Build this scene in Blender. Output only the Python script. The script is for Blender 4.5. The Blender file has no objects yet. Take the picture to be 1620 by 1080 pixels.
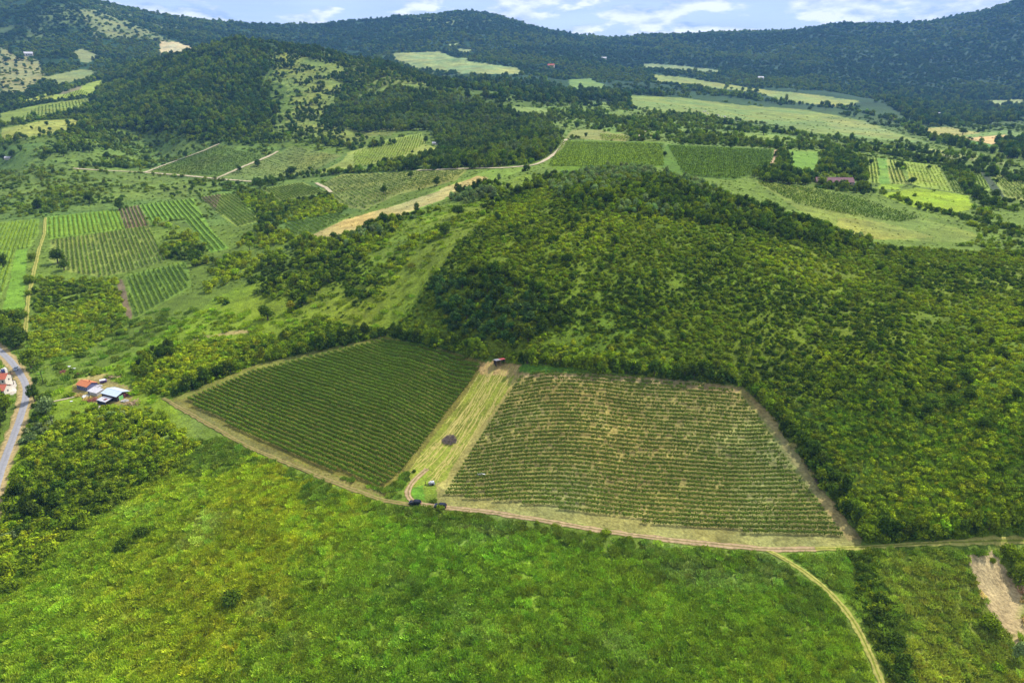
import bpy, math, random
import numpy as np
R = math.radians
rng = np.random.default_rng(7)
random.seed(7)
S = bpy.context.scene
COL = S.collection

# ------------------------------------------------------------------ camera, sky, sun, exposure
CAM_Z, PITCH, FPX = 140.0, R(21.0), 1080.0          # FPX: focal length in pixels of the 1620 px wide photo
cam_d = bpy.data.cameras.new("camera"); cam = bpy.data.objects.new("camera", cam_d); COL.objects.link(cam)
cam.location = (0, 0, CAM_Z); cam.rotation_euler = (R(90) - PITCH, 0, 0)
cam_d.sensor_width = 36; cam_d.lens = 24.0; cam_d.clip_start = 1; cam_d.clip_end = 40000
S.camera = cam
SUN_EL, SUN_AZ = R(47), R(50)                       # azimuth from +Y (view direction) towards +X
W = bpy.data.worlds.new("World"); S.world = W; W.use_nodes = True
SKY_STRENGTH = 0.05
def build_world():
    nt = W.node_tree; N = nt.nodes; L = nt.links; N.clear()
    out = N.new('ShaderNodeOutputWorld'); bg = N.new('ShaderNodeBackground')
    sky = N.new('ShaderNodeTexSky'); sky.sky_type = 'NISHITA'; sky.sun_disc = False
    sky.sun_elevation = SUN_EL; sky.sun_rotation = SUN_AZ; sky.air_density = 1.0; sky.dust_density = 1.0
    tc = N.new('ShaderNodeTexCoord')
    def noise(scale, det, mp, loc=(0, 0, 0)):
        m = N.new('ShaderNodeMapping'); m.inputs['Scale'].default_value = mp; m.inputs['Location'].default_value = loc
        L.new(tc.outputs['Generated'], m.inputs['Vector'])
        n = N.new('ShaderNodeTexNoise'); n.inputs['Scale'].default_value = scale; n.inputs['Detail'].default_value = det
        n.inputs['Roughness'].default_value = 0.55
        L.new(m.outputs[0], n.inputs['Vector']); return n.outputs[0]
    def ramp(fac, stops):
        r = N.new('ShaderNodeValToRGB'); e = r.color_ramp.elements
        while len(e) < len(stops): e.new(0.5)
        for el, (p, c) in zip(e, stops): el.position = p; el.color = (*c, 1)
        L.new(fac, r.inputs[0]); return r.outputs[0]
    def mix(f, a, b):
        m = N.new('ShaderNodeMix'); m.data_type = 'RGBA'
        if isinstance(f, float): m.inputs[0].default_value = f
        else: L.new(f, m.inputs[0])
        for s_, v in ((m.inputs[6], a), (m.inputs[7], b)):
            if isinstance(v, tuple): s_.default_value = v
            else: L.new(v, s_)
        return m.outputs[2]
    # high thin veil
    veil = ramp(noise(1.6, 5, (1.6, 1.6, 14)), [(0.30, (0, 0, 0)), (0.62, (1, 1, 1))])
    cum = noise(4.6, 7, (2.2, 2.2, 7.0), (3.1, 0.4, 0.22))
    cmask = ramp(cum, [(0.47, (0, 0, 0)), (0.53, (1, 1, 1))])
    # lit tops / grey bases: density difference between the cloud and the cloud sampled slightly higher
    cum2 = noise(4.6, 7, (2.2, 2.2, 7.0), (3.1, 0.4, 0.22 - 0.06))
    sub = N.new('ShaderNodeMath'); sub.operation = 'SUBTRACT'; L.new(cum, sub.inputs[0]); L.new(cum2, sub.inputs[1])
    ad = N.new('ShaderNodeMath'); ad.operation = 'MULTIPLY_ADD'; L.new(sub.outputs[0], ad.inputs[0]); ad.inputs[1].default_value = 3.2; ad.inputs[2].default_value = 0.5
    ccol = ramp(ad.outputs[0], [(0.2, (7.6, 9.4, 13.0)), (0.75, (18.0, 18.2, 18.6))])
    c1 = mix(veil, sky.outputs[0], (13.0, 14.2, 17.0, 1))
    c1 = mix(0.6, c1, (10.5, 13.0, 17.6, 1))
    c2 = mix(cmask, c1, ccol)
    L.new(c2, bg.inputs[0]); bg.inputs[1].default_value = SKY_STRENGTH
    L.new(bg.outputs[0], out.inputs[0])
build_world()
sun_d = bpy.data.lights.new("sun", 'SUN'); sun = bpy.data.objects.new("sun", sun_d); COL.objects.link(sun)
sun_d.energy = 5.0; sun_d.angle = R(0.53); sun_d.color = (1.0, 0.95, 0.87)
sun.rotation_euler = (R(90) - SUN_EL, 0, math.pi - SUN_AZ)
sun.location = (300, 200, 700)
S.view_settings.view_transform = 'Standard'; S.view_settings.look = 'None'; S.view_settings.gamma = 1.0
S.view_settings.exposure = 0.54; S.view_settings.use_curve_mapping = False
S.cycles.max_bounces = 5; S.cycles.diffuse_bounces = 2; S.cycles.glossy_bounces = 1; S.cycles.transmission_bounces = 2
S.cycles.volume_bounces = 0; S.cycles.transparent_max_bounces = 4
S.cycles.use_denoising = True
HAZE = 0.000055

# ------------------------------------------------------------------ small helpers
def lin(c):
    c = np.asarray(c, float) / 255.0
    return np.where(c <= 0.04045, c / 12.92, ((c + 0.055) / 1.055) ** 2.4)
def PX(s): return np.array([[float(v) for v in p.split(',')] for p in s.split()])
_LAT = np.random.default_rng(3).random((256, 256))
def vnoise(x, y):
    xi = np.floor(x).astype(np.int64); yi = np.floor(y).astype(np.int64); fx = x - xi; fy = y - yi
    fx = fx * fx * (3 - 2 * fx); fy = fy * fy * (3 - 2 * fy)
    a = _LAT[xi & 255, yi & 255]; b = _LAT[(xi + 1) & 255, yi & 255]; c = _LAT[xi & 255, (yi + 1) & 255]; d = _LAT[(xi + 1) & 255, (yi + 1) & 255]
    return (a * (1 - fx) + b * fx) * (1 - fy) + (c * (1 - fx) + d * fx) * fy
def fbm(x, y, scale, octs=4, seed=0):
    v = 0; a = 0.5; tot = 0
    for o in range(octs):
        k = 2 ** o / scale
        v = v + a * vnoise(x * k + seed * 17.3 + o * 5.7, y * k + seed * 9.1 + o * 3.3); tot += a; a *= 0.5
    return v / tot
def sstep(a, b, x):
    t = np.clip((x - a) / (b - a), 0, 1); return t * t * (3 - 2 * t)
cp, sp = math.cos(PITCH), math.sin(PITCH)
def ray_te(u, v):
    q = (540.0 - v) / FPX
    e = (q * cp - sp) / (cp + q * sp)
    t = (u - 810.0) / FPX * (cp - e * sp)
    return t, e

# ------------------------------------------------------------------ the terrain: surveyed heights, smoothly interpolated
near = """0,1080,-6 400,1080,-4 810,1080,-2 1200,1080,-2 1620,1080,-4 0,860,-8 400,860,-2 810,860,0 1200,860,0 1620,860,2
0,740,-8 300,740,-1 640,740,2 1000,740,5 1300,740,8 1620,740,17 0,620,-4 130,620,-3 300,620,2 620,620,9 800,620,13 1000,620,16 1180,620,16 1400,620,25 1620,620,31
0,550,-1 200,550,1 450,550,9 610,540,14 0,500,3 0,400,12 0,340,17 0,300,22 0,260,28 250,500,6 250,420,12 250,350,18 250,300,22 250,260,28 250,228,40
450,480,16 450,420,22 450,350,26 450,300,28 450,260,33 600,480,24 600,420,33 600,370,38 600,330,40 600,290,40 600,262,43
720,540,20 720,480,33 720,420,44 720,360,51 720,320,53 720,290,53 720,268,54
800,580,17 800,500,33 800,400,50 800,330,58 860,290,63 870,262,64 880,240,65 890,222,66
1000,500,33 1000,400,51 1000,300,67 1000,275,70 1000,262,70 1000,240,69 1000,222,69
1200,500,34 1200,400,48 1200,330,56 1200,290,58 1200,250,61 1200,235,62
1400,850,3 1400,700,12 1400,500,33 1400,400,41 1400,370,43 1400,330,45 1400,290,48 1400,250,52
1620,500,34 1620,400,38 1620,350,40 1620,300,42 1620,260,45"""
far = """1000,205,1000 1000,185,1300 1000,160,1700 1000,150,1950 1200,215,1000 1200,195,1350 1200,168,1900 1200,150,2200 1400,230,1050 1400,210,1300 1400,185,1800 1400,160,2200 1620,240,1000 1620,212,1300 1620,185,1800
1000,122,2600 1200,136,2600 1400,150,2600 1620,160,2500 1000,90,3600 1200,92,3600 1400,92,3400 1620,92,3200
980,65,4900 1020,60,4900 1090,57,4800 1180,55,4700 1270,50,4600 1320,41,4500 1380,38,4500 1440,37,4500 1500,32,4400 1560,22,4300 1620,6,4100 1720,-20,4000
0,8,3000 40,3,3000 80,-3,3000 140,9,3100 200,23,3300 260,30,3600 330,38,4000 420,43,4300 540,39,4600 620,33,4700 700,26,4700 745,22,4700 790,30,4700 830,43,4700 870,53,4800 920,61,4900
-100,20,3000 0,60,2500 100,55,2550 200,65,2650 300,68,2800 0,105,2050 100,105,2100 200,98,2250 300,84,2500 0,145,1720 100,148,1680 160,128,1850 0,190,1350 100,185,1320 0,222,1060 130,205,1150
370,67,1780 300,84,1800 240,98,1850 430,71,1760 500,80,1730 560,95,1690 620,107,1650 680,127,1560 720,140,1500 800,163,1330
370,95,2400 300,100,2350 460,104,2400 560,120,2400 640,126,2300 720,150,1900
460,90,3000 560,82,3300 640,100,2750 740,112,2400 740,75,3300 740,138,1950 830,118,2450 830,75,3500 830,146,1750 900,140,2000 900,80,3600
370,100,1600 370,140,1420 370,180,1260 370,207,1120 250,112,1700 250,150,1450 250,190,1220 460,110,1560 460,150,1390 460,190,1210 460,218,1060
560,130,1510 560,170,1310 560,210,1120 560,242,950 680,160,1370 680,200,1150 700,240,930 760,200,1180 760,240,930 830,185,1250 830,215,1010"""
def build_height():
    T, Sx, Q = [], [], []
    def add(t, Y, z): T.append(t); Sx.append(math.log(Y)); Q.append(z / Y)
    for r in near.split():
        u, v, z = map(float, r.split(',')); t, e = ray_te(u, v); Y = (z - CAM_Z) / e; add(t, Y, z)
        if u == 0: add(t - 0.35, Y, z)
        if u == 1620: add(t + 0.35, Y, z)
    for r in far.split():
        u, v, Y = map(float, r.split(',')); t, e = ray_te(u, v); add(t, Y, CAM_Z + e * Y)
        if u == 0: add(t - 0.4, Y, CAM_Z + e * Y)
        if u == 1620: add(t + 0.4, Y, CAM_Z + e * Y)
    for t in (-1.1, -.6, -.2, .2, .6, 1.1):
        add(t, 45, -3); add(t, 90, -4); add(t, 6800, 150); add(t, 11000, 60)
    A = np.stack([np.array(T) * 3.0, np.array(Sx)], 1); Q = np.array(Q); n = len(Q)
    def ker(P, C):
        d2 = ((P[:, None, :] - C[None]) ** 2).sum(2); return 0.5 * d2 * np.log(d2 + 1e-12)
    K = ker(A, A) + np.eye(n) * 2e-4
    M = np.zeros((n + 3, n + 3)); M[:n, :n] = K; M[:n, n] = 1; M[:n, n + 1:] = A; M[n:, :n] = M[:n, n:].T
    w = np.linalg.solve(M, np.concatenate([Q, np.zeros(3)]))
    gt = np.linspace(-1.45, 1.45, 240); gs = np.linspace(math.log(30), math.log(13000), 330)
    G = np.stack(np.meshgrid(gt * 3.0, gs, indexing='ij'), -1).reshape(-1, 2)
    q = np.concatenate([ker(g, A) @ w[:n] + w[n] + g @ w[n + 1:] for g in np.array_split(G, 40)])
    return gt, gs, q.reshape(len(gt), len(gs))
GT, GS, GQ = build_height()
def cub(p0, p1, p2, p3, f):
    return p1 + 0.5 * f * (p2 - p0 + f * (2 * p0 - 5 * p1 + 4 * p2 - p3 + f * (3 * (p1 - p2) + p3 - p0)))
def height(x, y):
    x = np.asarray(x, float); y = np.maximum(np.asarray(y, float), 31.0)
    t = np.clip(x / y, -1.44, 1.44); s = np.log(y)
    a = (t - GT[0]) / (GT[1] - GT[0]); b = (s - GS[0]) / (GS[1] - GS[0])
    i = np.clip(a.astype(int), 1, len(GT) - 3); j = np.clip(b.astype(int), 1, len(GS) - 3); fa = a - i; fb = b - j
    rows = [cub(GQ[i + k, j - 1], GQ[i + k, j], GQ[i + k, j + 1], GQ[i + k, j + 2], fb) for k in (-1, 0, 1, 2)]
    z = cub(*rows, fa) * y
    w = sstep(1700, 3000, y)
    z = z + (fbm(x, y, 40, 3, 1) - .5) * 1.6 * sstep(320, 500, y) + (fbm(x, y, 11, 2, 2) - .5) * 0.5
    rid = 1 - np.abs(2 * fbm(x, y * 0.6, 420, 4, 5) - 1)
    z = z + w * (rid - .75) * 50 * sstep(6500, 4500, y) + sstep(1000, 1500, y) * (fbm(x, y, 130, 3, 8) - .5) * 8
    return z
MARCH = np.exp(np.linspace(math.log(60), math.log(7500), 900))
def unproject(uv):
    """world (x, y) of the ground seen along each ray"""
    uv = np.atleast_2d(uv); t, e = ray_te(uv[:, 0], uv[:, 1]); out = []
    for tt, ee in zip(t, e):
        d = CAM_Z + ee * MARCH - height(tt * MARCH, MARCH)
        k = np.nonzero(d < 0)[0]
        if len(k) == 0: Y = 5000.0
        elif k[0] == 0: Y = MARCH[0]
        else:
            k = k[0]; f = d[k - 1] / (d[k - 1] - d[k]); Y = MARCH[k - 1] + f * (MARCH[k] - MARCH[k - 1])
        out.append((tt * Y, Y))
    return np.array(out)
def densify(p, step, closed=True):
    q = []
    n = len(p)
    for i in range(n if closed else n - 1):
        a, b = p[i], p[(i + 1) % n]; m = max(1, int(np.hypot(*(b - a)) / step))
        for k in range(m): q.append(a + (b - a) * k / m)
    if not closed: q.append(p[-1])
    return np.array(q)
def wpoly(s, step=14): return unproject(densify(PX(s), step))
def wline(s, step=10): return unproject(densify(PX(s), step, False))
def inside(x, y, poly):
    x = np.asarray(x); y = np.asarray(y); res = np.zeros(x.shape, bool)
    x0, y0 = poly.min(0); x1, y1 = poly.max(0)
    m = (x >= x0) & (x <= x1) & (y >= y0) & (y <= y1)
    if not m.any(): return res
    px, py = x[m], y[m]; r = np.zeros(px.shape, bool); n = len(poly)
    for i in range(n):
        ax, ay = poly[i - 1]; bx, by = poly[i]
        if ay == by: continue
        c = ((ay > py) != (by > py)); xx = ax + (py - ay) / (by - ay) * (bx - ax)
        r ^= c & (px < xx)
    res[m] = r; return res
def seg_dist(x, y, line):
    d = np.full(x.shape, 1e9)
    for a, b in zip(line[:-1], line[1:]):
        ab = b - a; L2 = (ab ** 2).sum() + 1e-9
        t = np.clip(((x - a[0]) * ab[0] + (y - a[1]) * ab[1]) / L2, 0, 1)
        d = np.minimum(d, np.hypot(x - a[0] - t * ab[0], y - a[1] - t * ab[1]))
    return d
def pt(u, v):
    p = unproject([[u, v]])[0]; return float(p[0]), float(p[1]), float(height(p[0], p[1]))
def m_per_px(x, y):
    """metres that one photo pixel spans at the ground point"""
    z = float(height(x, y)) - CAM_Z
    return (y * cp - z * sp) / FPX

# ------------------------------------------------------------------ meshes
def mesh_np(name, V, F, mats=(), smooth=False, fm=None):
    V = np.asarray(V, np.float32); F = np.asarray(F, np.int32); k = F.shape[1]
    me = bpy.data.meshes.new(name); me.vertices.add(len(V)); me.vertices.foreach_set('co', V.ravel())
    me.loops.add(F.size); me.loops.foreach_set('vertex_index', F.ravel())
    me.polygons.add(len(F)); me.polygons.foreach_set('loop_start', np.arange(0, F.size, k, dtype=np.int32))
    me.polygons.foreach_set('loop_total', np.full(len(F), k, np.int32))
    if fm is not None: me.polygons.foreach_set('material_index', np.asarray(fm, np.int32))
    me.polygons.foreach_set('use_smooth', np.full(len(F), smooth))
    for m in mats: me.materials.append(m)
    me.update(calc_edges=True); return me
def link(name, me, parent=None, loc=None, rot=None, scale=None):
    o = bpy.data.objects.new(name, me); COL.objects.link(o)
    if parent: o.parent = parent
    if loc is not None: o.location = loc
    if rot is not None: o.rotation_euler = rot
    if scale is not None: o.scale = scale
    return o
def tag(o, label=None, cat=None, group=None, kind=None):
    if label: o['label'] = label
    if cat: o['category'] = cat
    if group: o['group'] = group
    if kind: o['kind'] = kind
    return o
def mat(name, color, rough=0.9, noise=0.0, nscale=3.0, metal=0.0, spec=0.3):
    m = bpy.data.materials.new(name); m.use_nodes = True; N = m.node_tree.nodes; L = m.node_tree.links
    b = N['Principled BSDF']; b.inputs['Roughness'].default_value = rough; b.inputs['Metallic'].default_value = metal
    b.inputs['Specular IOR Level'].default_value = spec
    c = (*[float(v) for v in color], 1)
    if noise:
        tc = N.new('ShaderNodeTexCoord'); n = N.new('ShaderNodeTexNoise'); n.inputs['Scale'].default_value = nscale; n.inputs['Detail'].default_value = 5
        L.new(tc.outputs['Object'], n.inputs['Vector'])
        mr = N.new('ShaderNodeMapRange'); mr.inputs[3].default_value = 1 - noise; mr.inputs[4].default_value = 1 + noise
        mr.inputs[1].default_value = .25; mr.inputs[2].default_value = .75
        L.new(n.outputs[0], mr.inputs[0])
        mx = N.new('ShaderNodeVectorMath'); mx.operation = 'SCALE'; mx.inputs[0].default_value = c[:3]; L.new(mr.outputs[0], mx.inputs['Scale'])
        L.new(mx.outputs[0], b.inputs['Base Color'])
    else: b.inputs['Base Color'].default_value = c
    return m
def leaf_mat(name, mode, rough_var=0.45, trans=0.24):
    """foliage: colour from the instance attribute 'tint' ('inst'), from the object colour ('obj') or a vertex colour ('vert')"""
    m = bpy.data.materials.new(name); m.use_nodes = True; N = m.node_tree.nodes; L = m.node_tree.links; N.clear()
    out = N.new('ShaderNodeOutputMaterial')
    if mode == 'inst':
        a = N.new('ShaderNodeAttribute'); a.attribute_type = 'INSTANCER'; a.attribute_name = 'tint'; src = a.outputs['Color']
    elif mode == 'vert':
        a = N.new('ShaderNodeAttribute'); a.attribute_type = 'GEOMETRY'; a.attribute_name = 'tint'; src = a.outputs['Color']
    else:
        a = N.new('ShaderNodeObjectInfo'); src = a.outputs['Color']
    g = N.new('ShaderNodeNewGeometry')
    mr = N.new('ShaderNodeMapRange'); mr.inputs[3].default_value = 1 - rough_var; mr.inputs[4].default_value = 1 + rough_var
    L.new(g.outputs['Random Per Island'], mr.inputs[0])
    sc = N.new('ShaderNodeVectorMath'); sc.operation = 'SCALE'; L.new(src, sc.inputs[0]); L.new(mr.outputs[0], sc.inputs['Scale'])
    d = N.new('ShaderNodeBsdfDiffuse'); L.new(sc.outputs[0], d.inputs[0])
    t = N.new('ShaderNodeBsdfTranslucent')
    tm = N.new('ShaderNodeVectorMath'); tm.operation = 'MULTIPLY'; tm.inputs[1].default_value = (1.15, 1.25, 0.55); L.new(sc.outputs[0], tm.inputs[0]); L.new(tm.outputs[0], t.inputs[0])
    mx = N.new('ShaderNodeMixShader'); mx.inputs[0].default_value = trans; L.new(d.outputs[0], mx.inputs[1]); L.new(t.outputs[0], mx.inputs[2])
    L.new(mx.outputs[0], out.inputs[0]); return m
LEAF_I = leaf_mat('foliage_scattered', 'inst'); LEAF_O = leaf_mat('foliage_single', 'obj'); LEAF_V = leaf_mat('foliage_rows', 'vert', 0.4, .05)
BARK = mat('bark', (0.09, 0.065, 0.045), 0.95, 0.3, 6)

# ------------------------------------------------------------------ land cover: colours (as seen in sun, turned into albedo) and bare areas
def C(r, g, b, k=0.66): return lin((r, g, b)) * k
COVER = []          # (world polygon, colour, edge wobble m, colour noise)
CLEAR = []          # polygons without scattered shrubs
def cover(s, col, wob=0.0, var=0.25, clear=True, k=0.66):
    p = wpoly(s); COVER.append((p, C(*col, k), wob, var))
    if clear: CLEAR.append(p)
    return p
# --- natural zones (no exclusion)
cover("-700,1300 -700,690 0,700 250,660 330,700 420,715 500,755 590,800 560,830 380,1090 300,1300", (138,154,36), 24, .35, False)
cover("520,770 610,785 700,815 1000,860 1210,880 1310,935 1375,1030 1390,1090 1420,1300 250,1300 380,1090", (121,145,37), 24, .35, False)
cover("1230,875 1340,872 1440,1090 1500,1300 1430,1300 1395,1090 1370,1000 1300,930", (126,146,46), 2, .3, False)
cover("1380,872 1540,872 1700,868 2300,850 2300,1300 1530,1300 1455,1090", (138,148,52), 5, .4, False)
cover("60,640 200,560 400,440 620,400 700,520 600,540 270,640 330,700 60,700", (118,142,34), 6, .3, False)
cover("450,510 540,380 640,340 720,320 830,275 880,290 760,360 690,430 640,500 600,525 520,515", (118,138,36), 5, .3, False)
cover("610,525 640,500 690,430 760,350 840,290 920,272 1000,268 1090,285 1180,320 1260,345 1370,385 1500,395 1620,400 2300,410 2300,840 1620,852 1370,858 1340,800 1290,745 1230,665 1185,612 1100,600 940,585 825,572 760,565", (104,124,26), 4, .3, False)
cover("-500,240 0,230 270,215 560,245 640,290 560,350 300,360 0,350 -500,360", (104,128,50), 6, .3, False)
cover("420,80 500,82 560,97 640,115 700,140 640,200 560,232 440,215 470,150 440,120", (126,140,60), 40, .4, False)
cover("830,170 990,160 1080,180 1200,205 1300,225 1200,238 890,222 830,200", (112,134,54), 8, .3, False)
cover("0,75 60,95 70,120 40,145 0,150", (150,150,92), 8, .3, False)
cover("120,15 160,18 290,72 240,62 150,60", (128,138,84), 12, .3, False)
# --- fields
F_ = {}
cover("20,165 90,143 160,127 167,137 143,152 70,160 20,168", (158,172,68))
cover("92,150 96,143 130,134 128,141 105,149", (136,130,88))
cover("0,180 60,166 143,155 143,161 123,174 67,188 20,194 0,196", (134,150,58))
cover("3,204 67,191 123,189 137,198 127,203 67,214 3,222", (154,160,72))
cover("63,122 80,120 128,110 149,111 147,120 117,128 92,135 88,130", (140,150,86), 3)
cover("253,65 283,68 320,79 283,85 252,86", (206,190,140), 4, .35)
cover("115,82 130,77 155,88 140,100 128,98", (140,148,92), 4)
cover("623,84 693,82 740,97 817,107 833,118 740,117 673,110 640,103 625,97", (146,158,92), 16, .6)
cover("718,77 747,78 742,86", (158,168,104), 4)
cover("708,70 730,66 715,74", (158,168,104), 4)
cover("1017,100 1080,104 1145,112 1150,116 1080,113 1017,110", (142,156,98), 4)
cover("900,126 935,124 957,134 957,141 900,137", (118,146,70), 3)
cover("868,138 945,138 955,145 880,143", (120,146,70), 3)
cover("810,168 873,172 862,184 815,182", (132,150,72), 4)
cover("993,150 1080,155 1180,167 1267,173 1360,190 1407,207 1473,227 1413,223 1287,210 1247,200 1167,190 1080,178 1000,172", (128,146,68), 9, .4)
cover("1300,188 1370,192 1420,212 1380,216 1320,207", (138,150,76), 9, .4)
cover("1030,118 1080,122 1147,133 1213,143 1287,150 1360,160 1345,170 1313,168 1240,160 1197,146 1080,135 1040,130", (144,154,78), 9, .4)
cover("1545,160 1620,157 1620,168 1570,168", (150,162,96), 3)
cover("1447,203 1500,201 1560,212 1540,220 1480,216", (164,162,88), 3)
cover("1520,215 1590,206 1620,210 1620,216 1560,222", (120,146,70), 2)
cover("1527,219 1590,213 1606,217 1570,229", (206,178,118), 1, .15)
cover("1525,222 1570,229 1560,236 1520,232", (84,132,54), 1)
cover("1467,235 1530,243 1620,262 1560,258 1490,250", (150,158,82), 2)
cover("1155,210 1220,212 1330,222 1300,224 1160,216", (120,144,58), 2)
cover("895,218 905,206 960,205 1000,216 990,224", (142,146,76), 1)
cover("950,205 985,196 1000,205 975,213", (124,148,62), 2)
cover("865,262 890,222 1050,225 1053,264 990,268 900,275", (100,130,16), 1, .3)
cover("888,224 1050,227 1052,236 890,233", (84,110,32), 1, .3)
cover("1055,228 1225,236 1221,268 1163,285 1080,280 1045,264", (88,118,26), 1, .3)
cover("1248,238 1296,241 1290,273 1245,272", (114,150,48), 0, .12)
cover("1195,287 1290,297 1360,312 1460,345 1545,370 1530,384 1400,380 1313,362 1260,330", (122,138,54), 2, .3)
cover("1330,345 1400,352 1480,375 1390,380 1320,362", (140,146,62), 3, .3)
cover("1390,307 1450,297 1533,310 1541,330 1497,338 1440,327", (142,164,28), 2, .25)
cover("1395,283 1430,292 1420,300 1385,298", (142,166,36), 3)
cover("1368,250 1388,250 1392,290 1375,290", (150,166,62), 0)
cover("1388,250 1402,251 1408,291 1391,291", (116,152,50), 0)
cover("1402,251 1418,255 1438,292 1408,291", (146,156,66), 0)
cover("1430,255 1484,262 1506,304 1440,292", (148,164,56), 1, .35)
cover("1486,263 1506,264 1534,307 1506,304", (140,156,66), 0)
cover("1535,268 1549,270 1569,300 1550,305", (146,166,60), 0)
cover("1549,270 1558,270 1592,312 1575,312", (72,84,56), 0)
cover("1566,270 1600,273 1620,290 1620,318 1590,312", (148,160,72), 0)
cover("230,272 347,230 423,247 343,282", (100,120,40), 1, .35)
cover("347,280 427,248 463,231 540,247 493,273 433,283 400,286", (116,130,58), 1, .35)
cover("550,242 610,222 668,210 673,228 700,236 620,254 500,276 540,256", (148,160,72), 2, .25)
cover("640,323 680,305 780,267 838,264 812,275 720,309 655,335 590,352", (120,148,52), 1, .25)
cover("488,375 540,348 640,320 715,293 760,278 770,284 728,302 660,331 600,352 560,369 520,379", (182,166,100), 5, .45)
cover("505,292 540,276 740,268 722,286 630,308 578,332 540,328", (138,144,66), 1, .3)
cover("440,356 530,338 560,340 495,371 462,373", (118,142,54), 1, .3)
cover("415,298 480,288 517,304 443,319", (140,152,62), 1, .2)
cover("0,352 62,346 60,372 45,394 25,395 15,440 0,470", (128,158,56), 1, .2)
cover("26,395 43,394 38,490 4,492", (114,152,44), 1, .12)
cover("72,343 187,331 198,362 76,379", (124,160,48), 0, .2)
cover("187,331 222,324 236,357 199,362", (140,124,84), 0, .2)
cover("80,380 236,358 262,413 196,431 158,438 110,430 78,412", (134,150,66), 0, .25)
cover("220,324 306,314 333,362 362,393 333,400 303,360 288,344 238,354", (124,160,52), 0, .2)
cover("318,312 350,307 372,330 345,335", (140,124,88), 0, .2)
cover("350,307 372,306 414,350 376,360 340,335", (140,158,62), 0, .2)
cover("197,435 295,414 304,453 214,504", (120,146,52), 0, .2)
cover("185,445 195,440 210,505 200,500", (126,112,84), 1, .3)
# near vineyard complex
LB = cover("270,632 400,580 610,533 700,552 768,572 755,602 650,742 607,776 500,742 400,699", (122,118,52), 0, .25)
RB = cover("820,584 940,590 1100,603 1175,612 1215,650 1290,755 1365,850 1362,862 1210,868 1050,850 850,818 690,797 680,775 740,690", (152,143,78), 0, .35)
cover("1178,618 1215,650 1290,755 1365,850 1340,856 1300,800 1232,700", (170,150,92), 1, .3)
cover("820,590 1000,594 1100,604 1170,614 1168,622 1000,606 820,597", (170,150,98), 0, .3)
cover("825,575 945,586 930,591 822,588", (96,136,40), 1, .2)
STRIP = cover("768,574 822,579 800,622 742,700 702,760 640,772 648,742 720,650", (132,142,50), 1, .3)
cover("752,576 790,572 826,577 815,594 765,594", (172,150,96), 2, .3)
cover("648,765 670,750 690,758 690,790 655,790", (122,140,44), 1, .3)
cover("648,772 668,766 672,788 655,790", (98,140,40), 1, .15)
cover("270,630 400,577 612,530 612,537 400,588 285,632", (124,128,56), 1, .4)
cover("268,634 285,636 400,697 500,741 612,780 605,786 500,752 390,706", (118,116,60), 1, .4)
cover("1527,878 1570,875 1588,896 1622,940 1622,1012 1603,1022 1570,975 1548,930", (206,178,126), 2, .3)
cover("305,538 380,520 400,524 330,536", (160,150,92), 2, .3)
# yards
cover("0,583 12,578 24,600 32,618 20,624 0,622", (214,206,190), 0, .1)
cover("118,600 160,592 212,614 205,640 150,640 120,615", (150,140,84), 3, .4)
# stubble line towards the farm
ROAD_LINES = []
_base_old = C(100, 126, 40)
def ground_colour(x, y):
    x = np.asarray(x, float); y = np.asarray(y, float)
    far_w = sstep(900, 2200, y)[:, None]
    n1 = fbm(x, y, 60, 4, 11)[:, None]; n2 = fbm(x, y, 9, 3, 12)[:, None]
    a = C(106, 128, 42) * (0.75 + 0.5 * n1); b = C(44, 74, 34) * (0.7 + 0.6 * n1)
    c = a * (1 - far_w) + b * far_w
    wx = (fbm(x, y, 22, 3, 21) - .5) * 2 + (vnoise(x * .9, y * .9) - .5) * .8; wy = (fbm(x, y, 22, 3, 22) - .5) * 2 + (vnoise(x * .9 + 40, y * .9) - .5) * .8
    n3 = (.5 * fbm(x, y, 28, 4, 31) + .5 * fbm(x * .22, y, 16, 4, 32))[:, None]
    olive = C(112, 128, 70); ow = (sstep(.55, .68, fbm(x, y, 420, 4, 33)))[:, None] * far_w * (x < 200)[:, None]; c = c * (1 - ow) + olive * (.8 + .4 * n1) * ow
    for poly, colr, wob, var in COVER:
        m = inside(x + wx * wob, y + wy * wob, poly) if wob else inside(x, y, poly)
        if not m.any(): continue
        vv = 1 + var * 2.2 * (n3[m] - .5) + var * 0.9 * (n2[m] - .5)
        cc = colr * vv
        hue = (n1[m] - .5) * var * 1.6
        cc = cc * np.concatenate([1 + hue, 1 + hue * .2, 1 - hue * .4], 1)
        c[m] = cc
    pw = (sstep(.60, .74, fbm(x, y * 1.6, 34, 4, 41)) * sstep(300, 240, y) * .45)[:, None]; c = c * (1 - pw) + (c * .6 + C(150, 164, 104) * .5) * pw
    return np.clip(c, 0.004, 0.9)

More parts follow.
